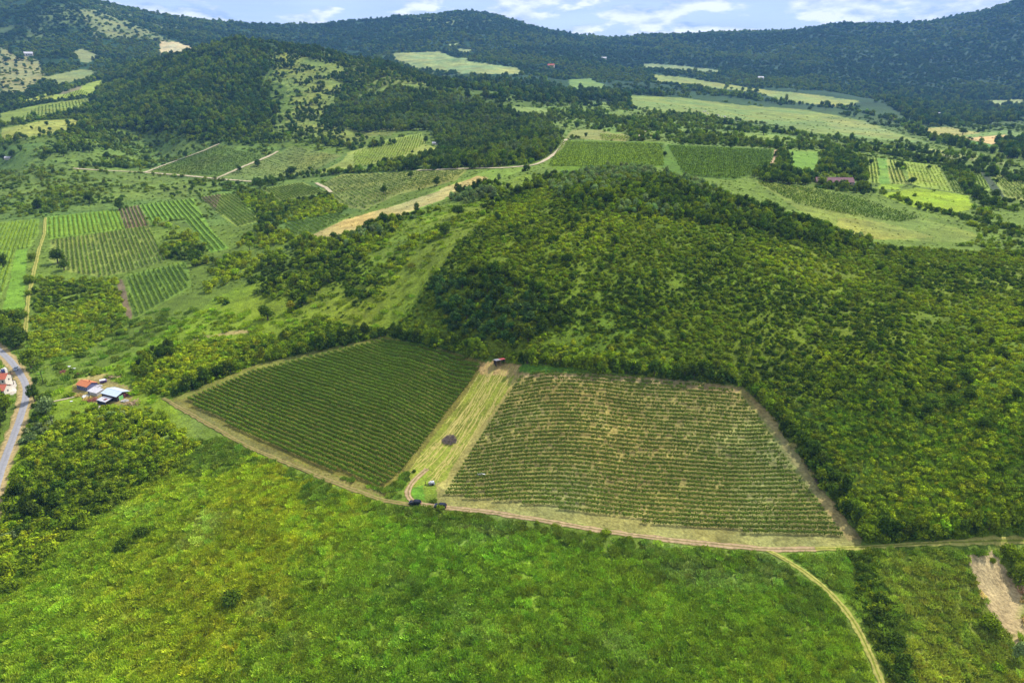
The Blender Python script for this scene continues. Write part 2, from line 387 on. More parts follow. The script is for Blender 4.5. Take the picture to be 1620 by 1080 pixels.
def build_terrain():
    v = np.concatenate([np.linspace(1700, 1200, 60), np.linspace(1190, 420, 640), np.linspace(419, 262, 200)[0:]])
    Ys = [CAM_Z / math.tan(PITCH + math.atan((vv - 540) / FPX)) for vv in v]
    Ys = np.concatenate([Ys, np.exp(np.linspace(math.log(Ys[-1]), math.log(8500), 420))[1:]])
    ts = np.concatenate([np.linspace(-2.6, -.93, 70), np.linspace(-.92, .92, 960), np.linspace(.93, 2.6, 70)])
    X = ts[None] * Ys[:, None]; Y = np.repeat(Ys[:, None], len(ts), 1)
    Z = height(X.ravel(), Y.ravel())
    V = np.stack([X.ravel(), Y.ravel(), Z], 1)
    nr, nc = X.shape
    i = np.arange(nr * nc).reshape(nr, nc)
    Fq = np.stack([i[:-1, :-1], i[:-1, 1:], i[1:, 1:], i[1:, :-1]], -1).reshape(-1, 4)
    m = bpy.data.materials.new('ground_cover'); m.use_nodes = True; N = m.node_tree.nodes; L = m.node_tree.links
    b = N['Principled BSDF']; b.inputs['Roughness'].default_value = 0.95; b.inputs['Specular IOR Level'].default_value = 0.1
    at = N.new('ShaderNodeAttribute'); at.attribute_name = 'cover'
    ge = N.new('ShaderNodeNewGeometry')
    prev = at.outputs['Color']
    for sc_, lo, hi in ((0.9, .6, 1.4), (0.16, .72, 1.28), (0.045, .78, 1.22)):
        n = N.new('ShaderNodeTexNoise'); n.inputs['Scale'].default_value = sc_; n.inputs['Detail'].default_value = 4; n.inputs['Roughness'].default_value = .65
        L.new(ge.outputs['Position'], n.inputs['Vector'])
        mr = N.new('ShaderNodeMapRange'); mr.inputs[1].default_value = .3; mr.inputs[2].default_value = .7; mr.inputs[3].default_value = lo; mr.inputs[4].default_value = hi
        L.new(n.outputs[0], mr.inputs[0])
        s_ = N.new('ShaderNodeVectorMath'); s_.operation = 'SCALE'; L.new(prev, s_.inputs[0]); L.new(mr.outputs[0], s_.inputs['Scale']); prev = s_.outputs[0]
    L.new(prev, b.inputs['Base Color'])
    n = N.new('ShaderNodeTexNoise'); n.inputs['Scale'].default_value = 1.1; n.inputs['Detail'].default_value = 4; L.new(ge.outputs['Position'], n.inputs['Vector'])
    bu = N.new('ShaderNodeBump'); bu.inputs['Strength'].default_value = 0.7; bu.inputs['Distance'].default_value = 0.6
    L.new(n.outputs[0], bu.inputs['Height']); L.new(bu.outputs[0], b.inputs['Normal'])
    me = mesh_np('terrain', V, Fq, [m], True)
    col = np.ones((len(V), 4), np.float32); col[:, :3] = np.concatenate([ground_colour(a[:, 0], a[:, 1]) for a in np.array_split(V, 8)])
    ca = me.attributes.new('cover', 'FLOAT_COLOR', 'POINT'); ca.data.foreach_set('color', col.ravel())
    o = link('terrain', me); tag(o, kind='structure')
build_terrain()

# ------------------------------------------------------------------ foliage shapes (unit size: 1 m wide)
def leaf_quads(P_, Nrm, size, r, jit=0.4, asp=0.8):
    n = len(P_); Nrm = Nrm + r.normal(0, jit, (n, 3)); Nrm /= np.linalg.norm(Nrm, axis=1, keepdims=True) + 1e-9
    a = np.cross(Nrm, r.normal(0, 1, (n, 3))); a /= np.linalg.norm(a, axis=1, keepdims=True) + 1e-9
    b = np.cross(Nrm, a); s = (size * (0.6 + 0.8 * r.random(n)))[:, None] if np.ndim(size) == 0 else (size * (0.6 + .8 * r.random(n)))[:, None]
    a = a * s; b = b * s * asp
    V = np.stack([P_ - a * .5 - b * .35, P_ + a * .1 - b * .6, P_ + a * .55 + b * .3, P_ - a * .1 + b * .6], 1).reshape(-1, 3)
    F = np.arange(4 * n).reshape(n, 4)
    return V, F
def crown_geo(r, lobes, n, size, inner=0.25):
    """leaf-sized faces spread through a crown made of several uneven lobes; lobes: (cx, cy, cz, rx, ry, rz)"""
    lobes = np.array(lobes); w = (lobes[:, 3] * lobes[:, 5]); k = r.choice(len(lobes), n, p=w / w.sum()); l = lobes[k]
    d = r.normal(0, 1, (n, 3)); d[:, 2] = d[:, 2] * .9 + .25; d /= np.linalg.norm(d, axis=1, keepdims=True)
    rad = np.where(r.random(n) < inner, r.uniform(.25, .8, n), r.uniform(.82, 1.12, n))
    P_ = l[:, :3] + d * l[:, 3:] * rad[:, None]
    P_[:, 2] = np.maximum(P_[:, 2], 0.02)
    Nn = d / l[:, 3:]; Nn /= np.linalg.norm(Nn, axis=1, keepdims=True)
    return leaf_quads(P_, Nn, size, r)
def tube_geo(path, radii, seg=6):
    V = []; F = []
    path = np.array(path, float)
    for i, (p, q) in enumerate(zip(path, radii)):
        d = path[min(i + 1, len(path) - 1)] - path[max(i - 1, 0)]; d = d / (np.linalg.norm(d) + 1e-9)
        a = np.cross(d, (0.3, 1, 0.1)); a /= np.linalg.norm(a); b = np.cross(d, a)
        for k in range(seg):
            t = 2 * math.pi * k / seg; V.append(p + q * (a * math.cos(t) + b * math.sin(t)))
    for i in range(len(path) - 1):
        for k in range(seg): F.append([i * seg + k, i * seg + (k + 1) % seg, (i + 1) * seg + (k + 1) % seg, (i + 1) * seg + k])
    return np.array(V), np.array(F)
def trunk_geo(r, h, branches=4, rad=0.035):
    V, F = tube_geo([(0, 0, -.05), (.01, .0, h * .5), (.02, .01, h)], [rad * 1.3, rad, rad * .6])
    for k in range(branches):
        a = 2 * math.pi * (k + r.random()) / branches; L_ = .22 + .1 * r.random(); z0 = h * (.55 + .3 * r.random())
        v, f = tube_geo([(0.01, 0, z0), (L_ * .5 * math.cos(a), L_ * .5 * math.sin(a), z0 + .14), (L_ * math.cos(a), L_ * math.sin(a), z0 + .3)], [rad * .55, rad * .4, rad * .15], 5)
        F = np.concatenate([F, f + len(V)]); V = np.concatenate([V, v])
    return V, F
def shrub_lobes(r, k=6, flat=.8):
    L_ = [(0, 0, .28 * flat, .30, .30, .34 * flat)]
    for _ in range(k):
        a = r.random() * 6.28; d = .12 + .2 * r.random(); s = .13 + .12 * r.random()
        L_.append((d * math.cos(a), d * math.sin(a), (.15 + .3 * r.random()) * flat, s, s, s * (.8 + .5 * r.random()) * flat))
    return L_
def tree_lobes(r, k=9, h=1.0, base=.28):
    L_ = [(0, 0, base + (h - base) * .5, .28, .28, (h - base) * .38)]
    for _ in range(k):
        a = r.random() * 6.28; zz = r.random(); d = (.14 + .2 * r.random()) * (1 - .5 * zz); s = .12 + .11 * r.random()
        L_.append((d * math.cos(a), d * math.sin(a), base + (h - base) * (.18 + .7 * zz), s, s, s * (.75 + .4 * r.random())))
    return L_
PROTO = bpy.data.collections.new("foliage_shapes")           # only instanced, never shown itself
PN = []
def proto(name, V, F, m=LEAF_I, trunk=None):
    if trunk is not None:
        tv, tf = trunk
        me = mesh_np(name, np.concatenate([V, tv]), np.concatenate([F, tf + len(V)]), [m, BARK], False, np.concatenate([np.zeros(len(F)), np.ones(len(tf))]))
    else: me = mesh_np(name, V, F, [m])
    o = bpy.data.objects.new("p%02d_%s" % (len(PN), name), me); PROTO.objects.link(o); PN.append(o.name); return len(PN) - 1
def rr(k): return np.random.default_rng(k)
SHRUBS = [proto('shrub', *crown_geo(rr(20 + i), shrub_lobes(rr(40 + i), 5 + i % 3, (.75, .95, .65, .85, 1.05)[i]), 210, .125)) for i in range(5)]
TREES = [proto('tree', *crown_geo(rr(60 + i), tree_lobes(rr(70 + i), 9, (1.0, 1.15, .9, 1.25)[i], .22), 420, .10), trunk=trunk_geo(rr(80 + i), .6)) for i in range(4)]
CLUMPS = []
for i in range(4):      # a stand of several crowns, for far forest
    r = rr(90 + i); L_ = []
    for _ in range(7):
        a = r.random() * 6.28; d = .36 * math.sqrt(r.random()); s = .13 + .07 * r.random(); L_.append((d * math.cos(a), d * math.sin(a), .18 + .16 * r.random(), s, s, s * 1.15))
    CLUMPS.append(proto('stand', *crown_geo(r, L_, 330, .105, .15)))
GRASS = []
def grass_geo(r, n=70, h=.28, w=.022, lean=.5):
    a = r.random(n) * 6.28; d = .5 * np.sqrt(r.random(n)); p = np.stack([d * np.cos(a), d * np.sin(a), np.zeros(n)], 1)
    az = r.normal(1.2, 1.1, n); ln = r.uniform(.1, 1, n) * lean; hh = h * r.uniform(.55, 1.2, n)
    tip = p + np.stack([np.cos(az) * ln * hh, np.sin(az) * ln * hh, hh], 1); mid = p + (tip - p) * .55 + np.array([0, 0, .06]) * hh[:, None]
    ta = r.random(n) * 6.28; side = np.stack([np.cos(ta), np.sin(ta), 0 * ta], 1) * w * r.uniform(.7, 1.5, n)[:, None]
    V = np.stack([p - side, p + side, mid + side * 1.3, mid - side * 1.3, mid - side * 1.3, mid + side * 1.3, tip + side * .3, tip - side * .3], 1).reshape(-1, 3)
    return V, np.arange(8 * n).reshape(-1, 4)
GRASS = [proto('grass', *grass_geo(rr(110 + i), 110, (.26, .36, .2)[i], .03, (.5, .9, 1.4)[i])) for i in range(3)]
HERBS = [proto('herb', *crown_geo(rr(120 + i), [(0, 0, .1, .4, .4, .16), (.2, .1, .14, .2, .2, .16), (-.2, .1, .12, .18, .2, .18)], 90, .13)) for i in range(2)]

def gn_scatter(name, label, pts, scl, pid, tint, hz=None):
    """one object whose points carry instanced foliage"""
    n = len(pts); me = bpy.data.meshes.new(name); me.vertices.add(n); me.vertices.foreach_set('co', np.asarray(pts, np.float32).ravel())
    def attr(nm, ty, arr, key='value'):
        a = me.attributes.new(nm, ty, 'POINT'); a.data.foreach_set(key, arr.ravel())
    sc3 = np.repeat(np.asarray(scl, np.float32)[:, None], 3, 1); sc3[:, 2] *= rng.uniform(.8, 1.25, n) if hz is None else hz
    attr('scl', 'FLOAT_VECTOR', sc3, 'vector')
    attr('rot', 'FLOAT', np.asarray(rng.random(n) * 6.283, np.float32)); attr('pid', 'INT', np.asarray(pid, np.int32))
    c = np.ones((n, 4), np.float32); c[:, :3] = tint; attr('tint', 'FLOAT_COLOR', c, 'color')
    o = link(name, me); ng = bpy.data.node_groups.new(name, 'GeometryNodeTree'); N = ng.nodes; L = ng.links
    ng.interface.new_socket('Geometry', in_out='INPUT', socket_type='NodeSocketGeometry'); ng.interface.new_socket('Geometry', in_out='OUTPUT', socket_type='NodeSocketGeometry')
    gi = N.new('NodeGroupInput'); go = N.new('NodeGroupOutput'); ip = N.new('GeometryNodeInstanceOnPoints'); ci = N.new('GeometryNodeCollectionInfo')
    ci.inputs['Collection'].default_value = PROTO; ci.inputs['Separate Children'].default_value = True; ci.inputs['Reset Children'].default_value = True
    def na(nm, ty):
        a = N.new('GeometryNodeInputNamedAttribute'); a.data_type = ty; a.inputs['Name'].default_value = nm; return a.outputs['Attribute']
    ip.inputs['Pick Instance'].default_value = True
    cx = N.new('ShaderNodeCombineXYZ'); L.new(na('rot', 'FLOAT'), cx.inputs[2])
    L.new(gi.outputs[0], ip.inputs['Points']); L.new(ci.outputs[0], ip.inputs['Instance']); L.new(na('pid', 'INT'), ip.inputs['Instance Index'])
    L.new(cx.outputs[0], ip.inputs['Rotation']); L.new(na('scl', 'FLOAT_VECTOR'), ip.inputs['Scale']); L.new(ip.outputs[0], go.inputs[0])
    md = o.modifiers.new('scatter', 'NODES'); md.node_group = ng
    tag(o, label, None, None, 'stuff'); return o

YG, MG, DG, BG, PALE, OLIVE = [np.array(c) for c in ((.265, .335, .012), (.158, .222, .010), (.060, .100, .009), (.056, .108, .022), (.20, .275, .085), (.155, .205, .014))]
BUF = {}
def put(stuff, pts, size, pid, tint, hz):
    BUF.setdefault(stuff, []).append((pts, size, pid, tint, hz))
NO_VEG = []
def clear_mask(x, y, lst):
    m = np.zeros(x.shape, bool)
    for p in lst: m |= inside(x, y, p)
    return m
def road_mask(x, y):
    m = np.zeros(x.shape, bool)
    for ln, w in ROAD_LINES:
        x0, y0 = ln.min(0) - w; x1, y1 = ln.max(0) + w; k = (x > x0) & (x < x1) & (y > y0) & (y < y1)
        if k.any():
            idx = np.nonzero(k)[0]; m[idx[seg_dist(x[idx], y[idx], ln) < w]] = True
    return m
def pick_tint(x, y, pal, patch=45, seed=0):
    """palette colour chosen by patches of the same plant kind, with a little spread per plant"""
    n = len(x); cols = np.array([p[0] for p in pal]); w = np.array([p[1] for p in pal], float); cw = np.cumsum(w / w.sum())
    q = fbm(x, y, patch, 3, 50 + seed); o = np.argsort(np.argsort(q)) / max(n - 1, 1)
    q = np.clip(o * .62 + rng.random(n) * .38, 0, .999)
    q = np.argsort(np.argsort(q)) / max(n, 1)
    k = np.searchsorted(cw, q); k = np.minimum(k, len(pal) - 1)
    return cols[k] * rng.uniform(.75, 1.25, (n, 1)) * (1 + rng.normal(0, .06, (n, 3)))
def layer(stuff, poly, spacing, size, kinds, pal, patch=None, wob=3, exclude=True, hz=(.8, 1.2), seed=0, keep=1.0, patch_t=45, z_off=-.05):
    p = wpoly(poly) if isinstance(poly, str) else poly
    x0, y0 = p.min(0) - wob; x1, y1 = p.max(0) + wob
    n = int((x1 - x0) * (y1 - y0) / spacing ** 2 * keep)
    x = rng.uniform(x0, x1, n); y = rng.uniform(y0, y1, n)
    m = inside(x + (fbm(x, y, 14, 2, 3 + seed) - .5) * 2 * wob, y + (fbm(x, y, 14, 2, 4 + seed) - .5) * 2 * wob, p)
    x, y = x[m], y[m]
    if patch:
        sc_, th, soft = patch
        x_k = sstep(th - soft, th + soft, fbm(x, y, sc_, 4, 70 + seed)) > rng.random(len(x)); x, y = x[x_k], y[x_k]
    if exclude:
        k = ~(clear_mask(x, y, CLEAR + NO_VEG) | road_mask(x, y)); x, y = x[k], y[k]
    n = len(x)
    s = rng.uniform(0, 1, n) ** 1.6 * (size[1] - size[0]) + size[0]
    put(stuff, np.stack([x, y, height(x, y) + z_off * s], 1), s, rng.choice(kinds, n), pick_tint(x, y, pal, patch_t, seed), rng.uniform(*hz, n))
    return n
def line_layer(stuff, line, width, spacing, size, kinds, pal, seed=0, exclude=False, hz=(.85, 1.25)):
    ln = wline(line); d = np.hypot(*np.diff(ln, axis=0).T); tot = d.sum(); n = max(2, int(tot * width / spacing ** 2))
    c = np.concatenate([[0], np.cumsum(d)]); q = rng.uniform(0, tot, n); x = np.interp(q, c, ln[:, 0]); y = np.interp(q, c, ln[:, 1])
    x = x + rng.normal(0, width / 3, n); y = y + rng.normal(0, width / 3, n)
    s = rng.uniform(*size, n)
    if exclude:
        k = ~(clear_mask(x, y, CLEAR) | road_mask(x, y)); x, y, s = x[k], y[k], s[k]; n = len(x)
    put(stuff, np.stack([x, y, height(x, y) - .05 * s], 1), s, rng.choice(kinds, n), pick_tint(x, y, pal, 30, seed), rng.uniform(*hz, n))

# ------------------------------------------------------------------ roads and tracks (draped strips)
def strip(name, line, width, m, lift=.06, edge=.0, kind='structure'):
    ln = wline(line, 6); ROAD_LINES.append((ln, width * .5 + 1.2))
    # smooth and resample
    d = np.concatenate([[0], np.cumsum(np.hypot(*np.diff(ln, axis=0).T))]); n = max(4, int(d[-1] / 1.5)); q = np.linspace(0, d[-1], n)
    x = np.interp(q, d, ln[:, 0]); y = np.interp(q, d, ln[:, 1])
    for _ in range(10):
        x[1:-1] = (x[:-2] + 2 * x[1:-1] + x[2:]) / 4; y[1:-1] = (y[:-2] + 2 * y[1:-1] + y[2:]) / 4
    tx = np.gradient(x); ty = np.gradient(y); L_ = np.hypot(tx, ty); nx, ny = -ty / L_, tx / L_
    cols = 7; off = np.linspace(-.5, .5, cols) * width; wob = (vnoise(q / 3, q * 0 + 3) - .5) * edge; wob2 = (vnoise(q / 3, q * 0 + 9) - .5) * edge
    V = []; U = []
    for i, o_ in enumerate(off):
        oo = o_ + (wob if i == 0 else wob2 if i == cols - 1 else 0)
        px, py = x + nx * oo, y + ny * oo
        V.append(np.stack([px, py, height(px, py) + lift * (1.0 if 0 < i < cols - 1 else -.3) + .0007 * py], 1)); U.append(np.stack([np.full(n, i / (cols - 1)), q / width], 1))
    V = np.concatenate(V); U = np.concatenate(U); idx = np.arange(n * cols).reshape(cols, n)
    F = np.stack([idx[:-1, :-1], idx[1:, :-1], idx[1:, 1:], idx[:-1, 1:]], -1).reshape(-1, 4)
    me = mesh_np(name, V, F, [m], True); uv = me.uv_layers.new(name='UVMap'); uv.data.foreach_set('uv', U[F.ravel()].astype(np.float32).ravel())
    o = link(name, me); tag(o, kind=kind); return o
def track_mat(name, rut, mid, side, noise=.3):
    m = bpy.data.materials.new(name); m.use_nodes = True; N = m.node_tree.nodes; L = m.node_tree.links; b = N['Principled BSDF']
    b.inputs['Roughness'].default_value = .95; b.inputs['Specular IOR Level'].default_value = .1
    uv = N.new('ShaderNodeUVMap'); sx = N.new('ShaderNodeSeparateXYZ'); L.new(uv.outputs[0], sx.inputs[0])
    ge = N.new('ShaderNodeNewGeometry'); n = N.new('ShaderNodeTexNoise'); n.inputs['Scale'].default_value = .8; n.inputs['Detail'].default_value = 5; L.new(ge.outputs['Position'], n.inputs['Vector'])
    ad = N.new('ShaderNodeMath'); ad.operation = 'MULTIPLY_ADD'; L.new(n.outputs[0], ad.inputs[0]); ad.inputs[1].default_value = .3
    sb = N.new('ShaderNodeMath'); sb.operation = 'SUBTRACT'; L.new(sx.outputs[0], sb.inputs[0]); sb.inputs[1].default_value = .15; L.new(sb.outputs[0], ad.inputs[2])
    r = N.new('ShaderNodeValToRGB'); e = r.color_ramp.elements
    st = [(0.0, side), (.13, rut), (.36, rut), (.44, mid), (.56, mid), (.64, rut), (.87, rut), (1.0, side)]
    while len(e) < len(st): e.new(.5)
    for el, (p, c) in zip(e, st): el.position = p; el.color = (*[float(v) for v in c], 1)
    L.new(ad.outputs[0], r.inputs[0])
    mr = N.new('ShaderNodeMapRange'); mr.inputs[1].default_value = .3; mr.inputs[2].default_value = .7; mr.inputs[3].default_value = 1 - noise; mr.inputs[4].default_value = 1 + noise; L.new(n.outputs[0], mr.inputs[0])
    s_ = N.new('ShaderNodeVectorMath'); s_.operation = 'SCALE'; L.new(r.outputs[0], s_.inputs[0]); L.new(mr.outputs[0], s_.inputs['Scale']); L.new(s_.outputs[0], b.inputs['Base Color'])
    return m
dirt = track_mat('track_dirt', C(180, 154, 116), C(134, 122, 74), C(140, 132, 70))
grassy = track_mat('track_grass', C(170, 164, 84), C(126, 136, 44), C(112, 132, 40))
soil = track_mat('track_soil', C(150, 132, 84), C(116, 122, 48), C(112, 122, 44))
pale = track_mat('track_pale', C(206, 190, 158), C(186, 172, 134), C(150, 150, 88))
asphalt = track_mat('road_asphalt', C(166, 164, 166, .62), C(158, 156, 158, .62), C(168, 160, 150, .62), .12)
verge = track_mat('road_verge', C(178, 156, 108), C(176, 160, 112), C(140, 138, 70), .35)
strip('road_verge', "-40,515 0,556 14,568 26,582 38,602 43,615 40,636 30,668 18,700 6,732 -8,775 -20,830", 7.5, verge, .05, 1.5)
strip('road', "-40,515 0,556 14,568 26,582 38,602 43,615 40,636 30,668 18,700 6,732 -8,775 -20,830", 3.9, asphalt, .10, .3)
strip('dirt_track', "676,742 664,750 650,766 642,780 645,792 660,797 690,801 760,808 850,822 950,839 1050,853 1150,863 1212,869 1290,869", 2.4, dirt, .08, .8)
strip('dirt_track', "1280,869.5 1364,865 1450,861 1540,858 1640,853", 2.2, grassy, .07, 1.0)
strip('grass_track', "1212,869 1262,896 1310,932 1350,980 1375,1030 1398,1090", 2.1, grassy, .07, .8)
strip('dirt_track', "896,221 886,236 875,246 857,257 843,262 800,266 740,267 660,270", 5.5, pale, .1, 1.5)
strip('dirt_track', "115,267 160,270 227,273 300,279 350,284 403,288", 4.5, pale, .1, 1.2)
strip('dirt_track', "1229,238 1228,250 1222,262 1219,270", 6, dirt, .1, 1.5)
strip('grass_track', "230,273 270,258 320,240 347,228", 4, pale, .1, 1.2)
strip('grass_track', "344,282 390,262 427,247 440,240", 4, pale, .1, 1.2)
strip('grass_track', "72,345 70,372 62,395 54,430 45,470 40,530", 2.6, grassy, .1, 1)
strip('grass_track', "1040,196 1024,206 1010,216", 4, pale, .1, 1)
strip('grass_track', "500,290 515,297 524,305", 4, pale, .1, 1)
strip('grass_track', "258,630 275,640 390,706 500,752 600,790 648,799", 2.0, soil, .07, 1.0)
strip('grass_track', "73,638 100,632 118,628", 1.6, pale, .06, .8)

# ------------------------------------------------------------------ scattered vegetation
hill_pal = [(DG, .16), (MG, .46), (OLIVE, .16), (YG, .22)]
thick_pal = [(DG, .12), (MG, .45), (YG, .43)]
tree_pal = [(DG * 1.2, .42), (MG * .9, .4), (BG, .18)]
far_pal = [(DG, .38), (BG, .32), (MG * .8, .30)]
HILL = "610,527 640,500 690,430 760,350 840,292 920,274 1000,270 1090,287 1180,322 1260,347 1370,387 1500,397 1660,396 2300,410 2300,845 1690,858 1372,860 1345,800 1295,745 1235,665 1188,612 1100,601 940,586 825,573 768,566 700,548"
layer('hillside_scrub', HILL, 1.7, (1.5, 3.7), SHRUBS, hill_pal, (11, .30, .10), 3, hz=(.75, 1.2))
layer('hillside_scrub', "1188,612 1300,560 1640,560 2000,600 2000,840 1690,856 1372,858 1345,800 1295,745 1235,665", 2.6, (2.0, 4.2), SHRUBS, [(DG, .2), (MG, .5), (YG, .3)], None, 2, seed=44)
layer('hillside_scrub', HILL, 3.0, (.7, 1.8), SHRUBS, [(YG, .5), (MG, .5)], None, 3, seed=2)
layer('hillside_scrub', HILL, 9, (3.5, 6.0), SHRUBS + TREES[:2], [(DG, .7), (MG, .3)], (38, .5, .1), 3, seed=3)
layer('hillside_scrub', "690,445 780,420 860,450 900,500 860,540 760,530 690,500", 3.6, (4, 7.5), TREES + SHRUBS, [(BG, .5), (DG, .5)], None, 6, seed=4)
layer('hillside_trees', "868,285 930,272 1000,268 1090,286 1180,320 1260,345 1372,384 1385,397 1280,388 1160,362 1050,345 950,335 880,312", 3.6, (4, 6.8), TREES, [(DG * 1.2, .35), (MG, .35), (PALE * .9, .3)], None, 5, seed=5)
layer('hillside_trees', "500,385 560,368 640,335 720,306 835,268 880,284 850,300 780,318 700,330 640,352 560,395", 5, (4.5, 8), TREES + SHRUBS[:2], [(DG, .35), (MG, .3), (PALE * .8, .35)], (30, .48, .1), 3, seed=6)
SLOPE = "450,510 470,440 540,385 640,345 720,325 850,296 770,350 700,425 645,500 605,525 520,515"
layer('hillside_scrub', SLOPE, 3.4, (2.0, 6.2), SHRUBS, [(DG, .35), (MG, .5), (YG, .15)], (26, .5, .06), 3, seed=7)
layer('hillside_scrub', SLOPE, 6, (.8, 2.2), SHRUBS, thick_pal, None, 3, seed=8)
layer('thicket', "206,577 300,548 420,532 520,508 612,526 600,536 400,578 272,628 215,616", 2.1, (2.6, 5.2), SHRUBS, thick_pal, None, 3, seed=9)
layer('thicket', "212,580 225,560 280,553 285,570 240,580 225,610", 3.4, (4.5, 7), TREES, [(DG, .6), (MG, .4)], None, 2, seed=10)
layer('thicket', "-400,740 -20,735 10,745 40,715 75,690 112,662 142,642 250,652 312,705 272,742 205,785 105,850 45,912 -30,955 -400,1000", 2.2, (2.6, 5.6), SHRUBS + TREES[:1], [(DG, .10), (MG, .44), (YG, .38), (PALE * .8, .08)], None, 3, seed=11)
layer('thicket', "-30,760 40,740 130,700 160,740 100,830 40,905 -30,945", 4.6, (4.5, 8.0), TREES + SHRUBS, [(DG, .6), (MG, .4)], (22, .55, .06), 3, seed=12)
layer('hedgerow', "1340,872 1380,872 1412,960 1446,1090 1408,1090 1388,1020 1360,940", 1.7, (1.8, 4.2), SHRUBS, [(DG, .7), (MG, .3)], None, 1.5, seed=13)
layer('thicket', "40,440 185,440 200,512 130,562 60,572 40,520", 2.7, (2.6, 5.0), SHRUBS, thick_pal, None, 3, seed=14)
layer('thicket', "240,355 300,362 335,402 370,396 410,352 480,376 560,347 640,342 600,400 540,440 452,502 380,500 310,455 298,412 262,412", 3.6, (3, 7), SHRUBS + TREES[:2], [(DG, .25), (MG, .5), (YG, .25)], (40, .44, .06), 3, seed=15)
layer('thicket', "410,302 445,322 517,306 560,312 545,336 440,356 414,350 366,306", 3.6, (3, 7), SHRUBS + TREES[:1], [(DG, .2), (MG, .5), (YG, .3)], None, 3, seed=16)
layer('thicket', "200,520 300,500 400,500 450,512 420,530 300,545 206,575 130,600 60,600 60,570 130,562", 4, (1.0, 3.6), SHRUBS, thick_pal, (28, .52, .06), 3, seed=17)
layer('thicket', "50,640 72,625 88,640 85,665 70,690 40,712 36,690", 2.6, (3, 5), SHRUBS, [(PALE * .7, .4), (MG, .4), (DG, .2)], None, 1.5, seed=18)
layer('thicket', "-20,625 18,628 26,650 20,680 10,712 -20,740", 3, (3.5, 6.5), TREES + SHRUBS, [(MG, .5), (DG, .5)], None, 1, seed=19)
layer('thicket', "-20,500 30,505 40,540 20,556 -20,540", 3.4, (4.5, 8), TREES, [(MG, .4), (DG, .6)], None, 1, seed=20)
layer('thicket', "1560,1040 1625,1020 1640,1100 1500,1100", 3, (1.5, 4), SHRUBS, [(DG, .4), (MG, .6)], (18, .5, .06), 2, seed=21)
layer('thicket', "1540,865 1640,862 1650,900 1600,890 1560,874", 3, (2, 5), SHRUBS, [(DG, .4), (MG, .6)], None, 2, seed=22)
layer('thicket', "600,796 640,806 700,814 960,848 955,856 700,824 600,808", 4, (.6, 1.8), SHRUBS, [(DG, .4), (MG, .6)], (20, .5, .06), 1, seed=23)
# tall dark wood edge round the vineyard
for i, ln in enumerate(("612,529 690,548 765,566", "828,572 940,584 1100,600 1180,612", "1184,614 1235,664 1292,745 1340,806 1370,856", "1380,858 1450,855 1540,851 1640,846 2200,838", "275,626 400,574 600,532")):
    line_layer('hillside_scrub' if i < 4 else 'thicket', ln, 6.5, 1.9, (3.6, 6.2), SHRUBS + TREES[:2], [(DG, .55), (MG, .45)], 20 + i, True, hz=(1.0, 1.5))
# valley floor
VALL = [(DG * 1.25, .3), (MG, .5), (OLIVE * .9, .2)]
layer('valley_scrub', "-60,222 120,206 280,196 420,212 560,240 640,288 560,300 500,292 400,292 330,312 60,350 -60,350", 6.5, (3, 7.5), SHRUBS, VALL, (60, .56, .04), 5, seed=30)
layer('valley_scrub', "-60,270 110,272 210,320 60,345 -60,345", 6, (2.5, 7), SHRUBS, VALL, (45, .5, .05), 5, seed=31)
layer('valley_scrub', "-60,222 130,206 300,198 430,214 480,226 300,232 120,240 -60,262", 6, (4, 9), SHRUBS + TREES, [(DG, .5), (MG, .5)], (70, .47, .06), 6, seed=32)
layer('valley_scrub', "830,168 990,165 1085,182 1200,206 1340,225 1500,258 1640,292 1640,310 1560,268 1380,242 1230,236 1050,224 890,218 840,205", 8.5, (5, 11), SHRUBS + TREES, VALL, (70, .49, .05), 5, seed=33)
layer('valley_scrub', "1220,238 1380,245 1640,290 1640,400 1540,385 1545,340 1400,290 1300,280 1230,285", 5.5, (3, 7), SHRUBS + TREES[:1], [(DG, .3), (MG, .5), (YG, .2)], (50, .49, .05), 4, seed=34)
layer('valley_scrub', "1500,380 1545,355 1640,365 1640,402 1520,398", 4.5, (2, 5), SHRUBS, hill_pal, (35, .47, .06), 4, seed=35)
for i, (ln, w, sp_, sz) in enumerate([
    ("-20,232 70,216 140,204 270,198", 22, 8, (7, 11)), ("-20,206 60,190 125,180", 16, 8, (8, 13)), ("-20,176 80,152 150,126 168,122", 18, 9, (9, 14)),
    ("300,222 430,213 520,228 560,236 620,228", 14, 7, (7, 11)), ("402,294 450,284 520,276 565,272", 12, 5, (5.5, 8.5)), ("560,272 640,268 760,266 850,257", 12, 5.5, (7, 10)),
    ("1237,240 1240,255 1238,272", 12, 4, (4, 6.5)), ("1080,226 1250,232 1380,240 1500,262 1640,292", 26, 6.5, (5, 9)), ("1085,184 1200,206 1340,224 1470,243 1560,257 1640,266", 22, 7.5, (6, 10)),
    ("1080,140 1140,150 1190,157 1235,164", 60, 12, (12, 17)), ("1235,164 1330,172 1400,186 1450,205", 22, 10, (9, 14)), ("1440,208 1480,220 1520,232 1560,242", 24, 9, (8, 13)),
    ("1505,264 1530,296 1560,322 1605,335", 14, 4.5, (4, 7)), ("1395,305 1470,332 1560,352 1650,376", 13, 4.5, (3.5, 6)), ("1370,247 1440,256 1500,262", 6, 4, (3, 5)), ("1515,262 1545,310", 10, 4, (3, 5.5)),
    ("1010,330 1020,228 1050,226", .1, 50, (1, 1)), ("985,208 1000,200 1020,206", 30, 7, (6, 9)), ("128,264 236,266", 7, 5, (5, 8)), ("690,245 740,262 850,255", 14, 6, (7, 10))]):
    line_layer('hedgerow', ln, w, sp_, sz, SHRUBS + TREES if sz[1] > 6 else SHRUBS, [(DG * 1.2, .5), (MG, .5)], 40 + i)
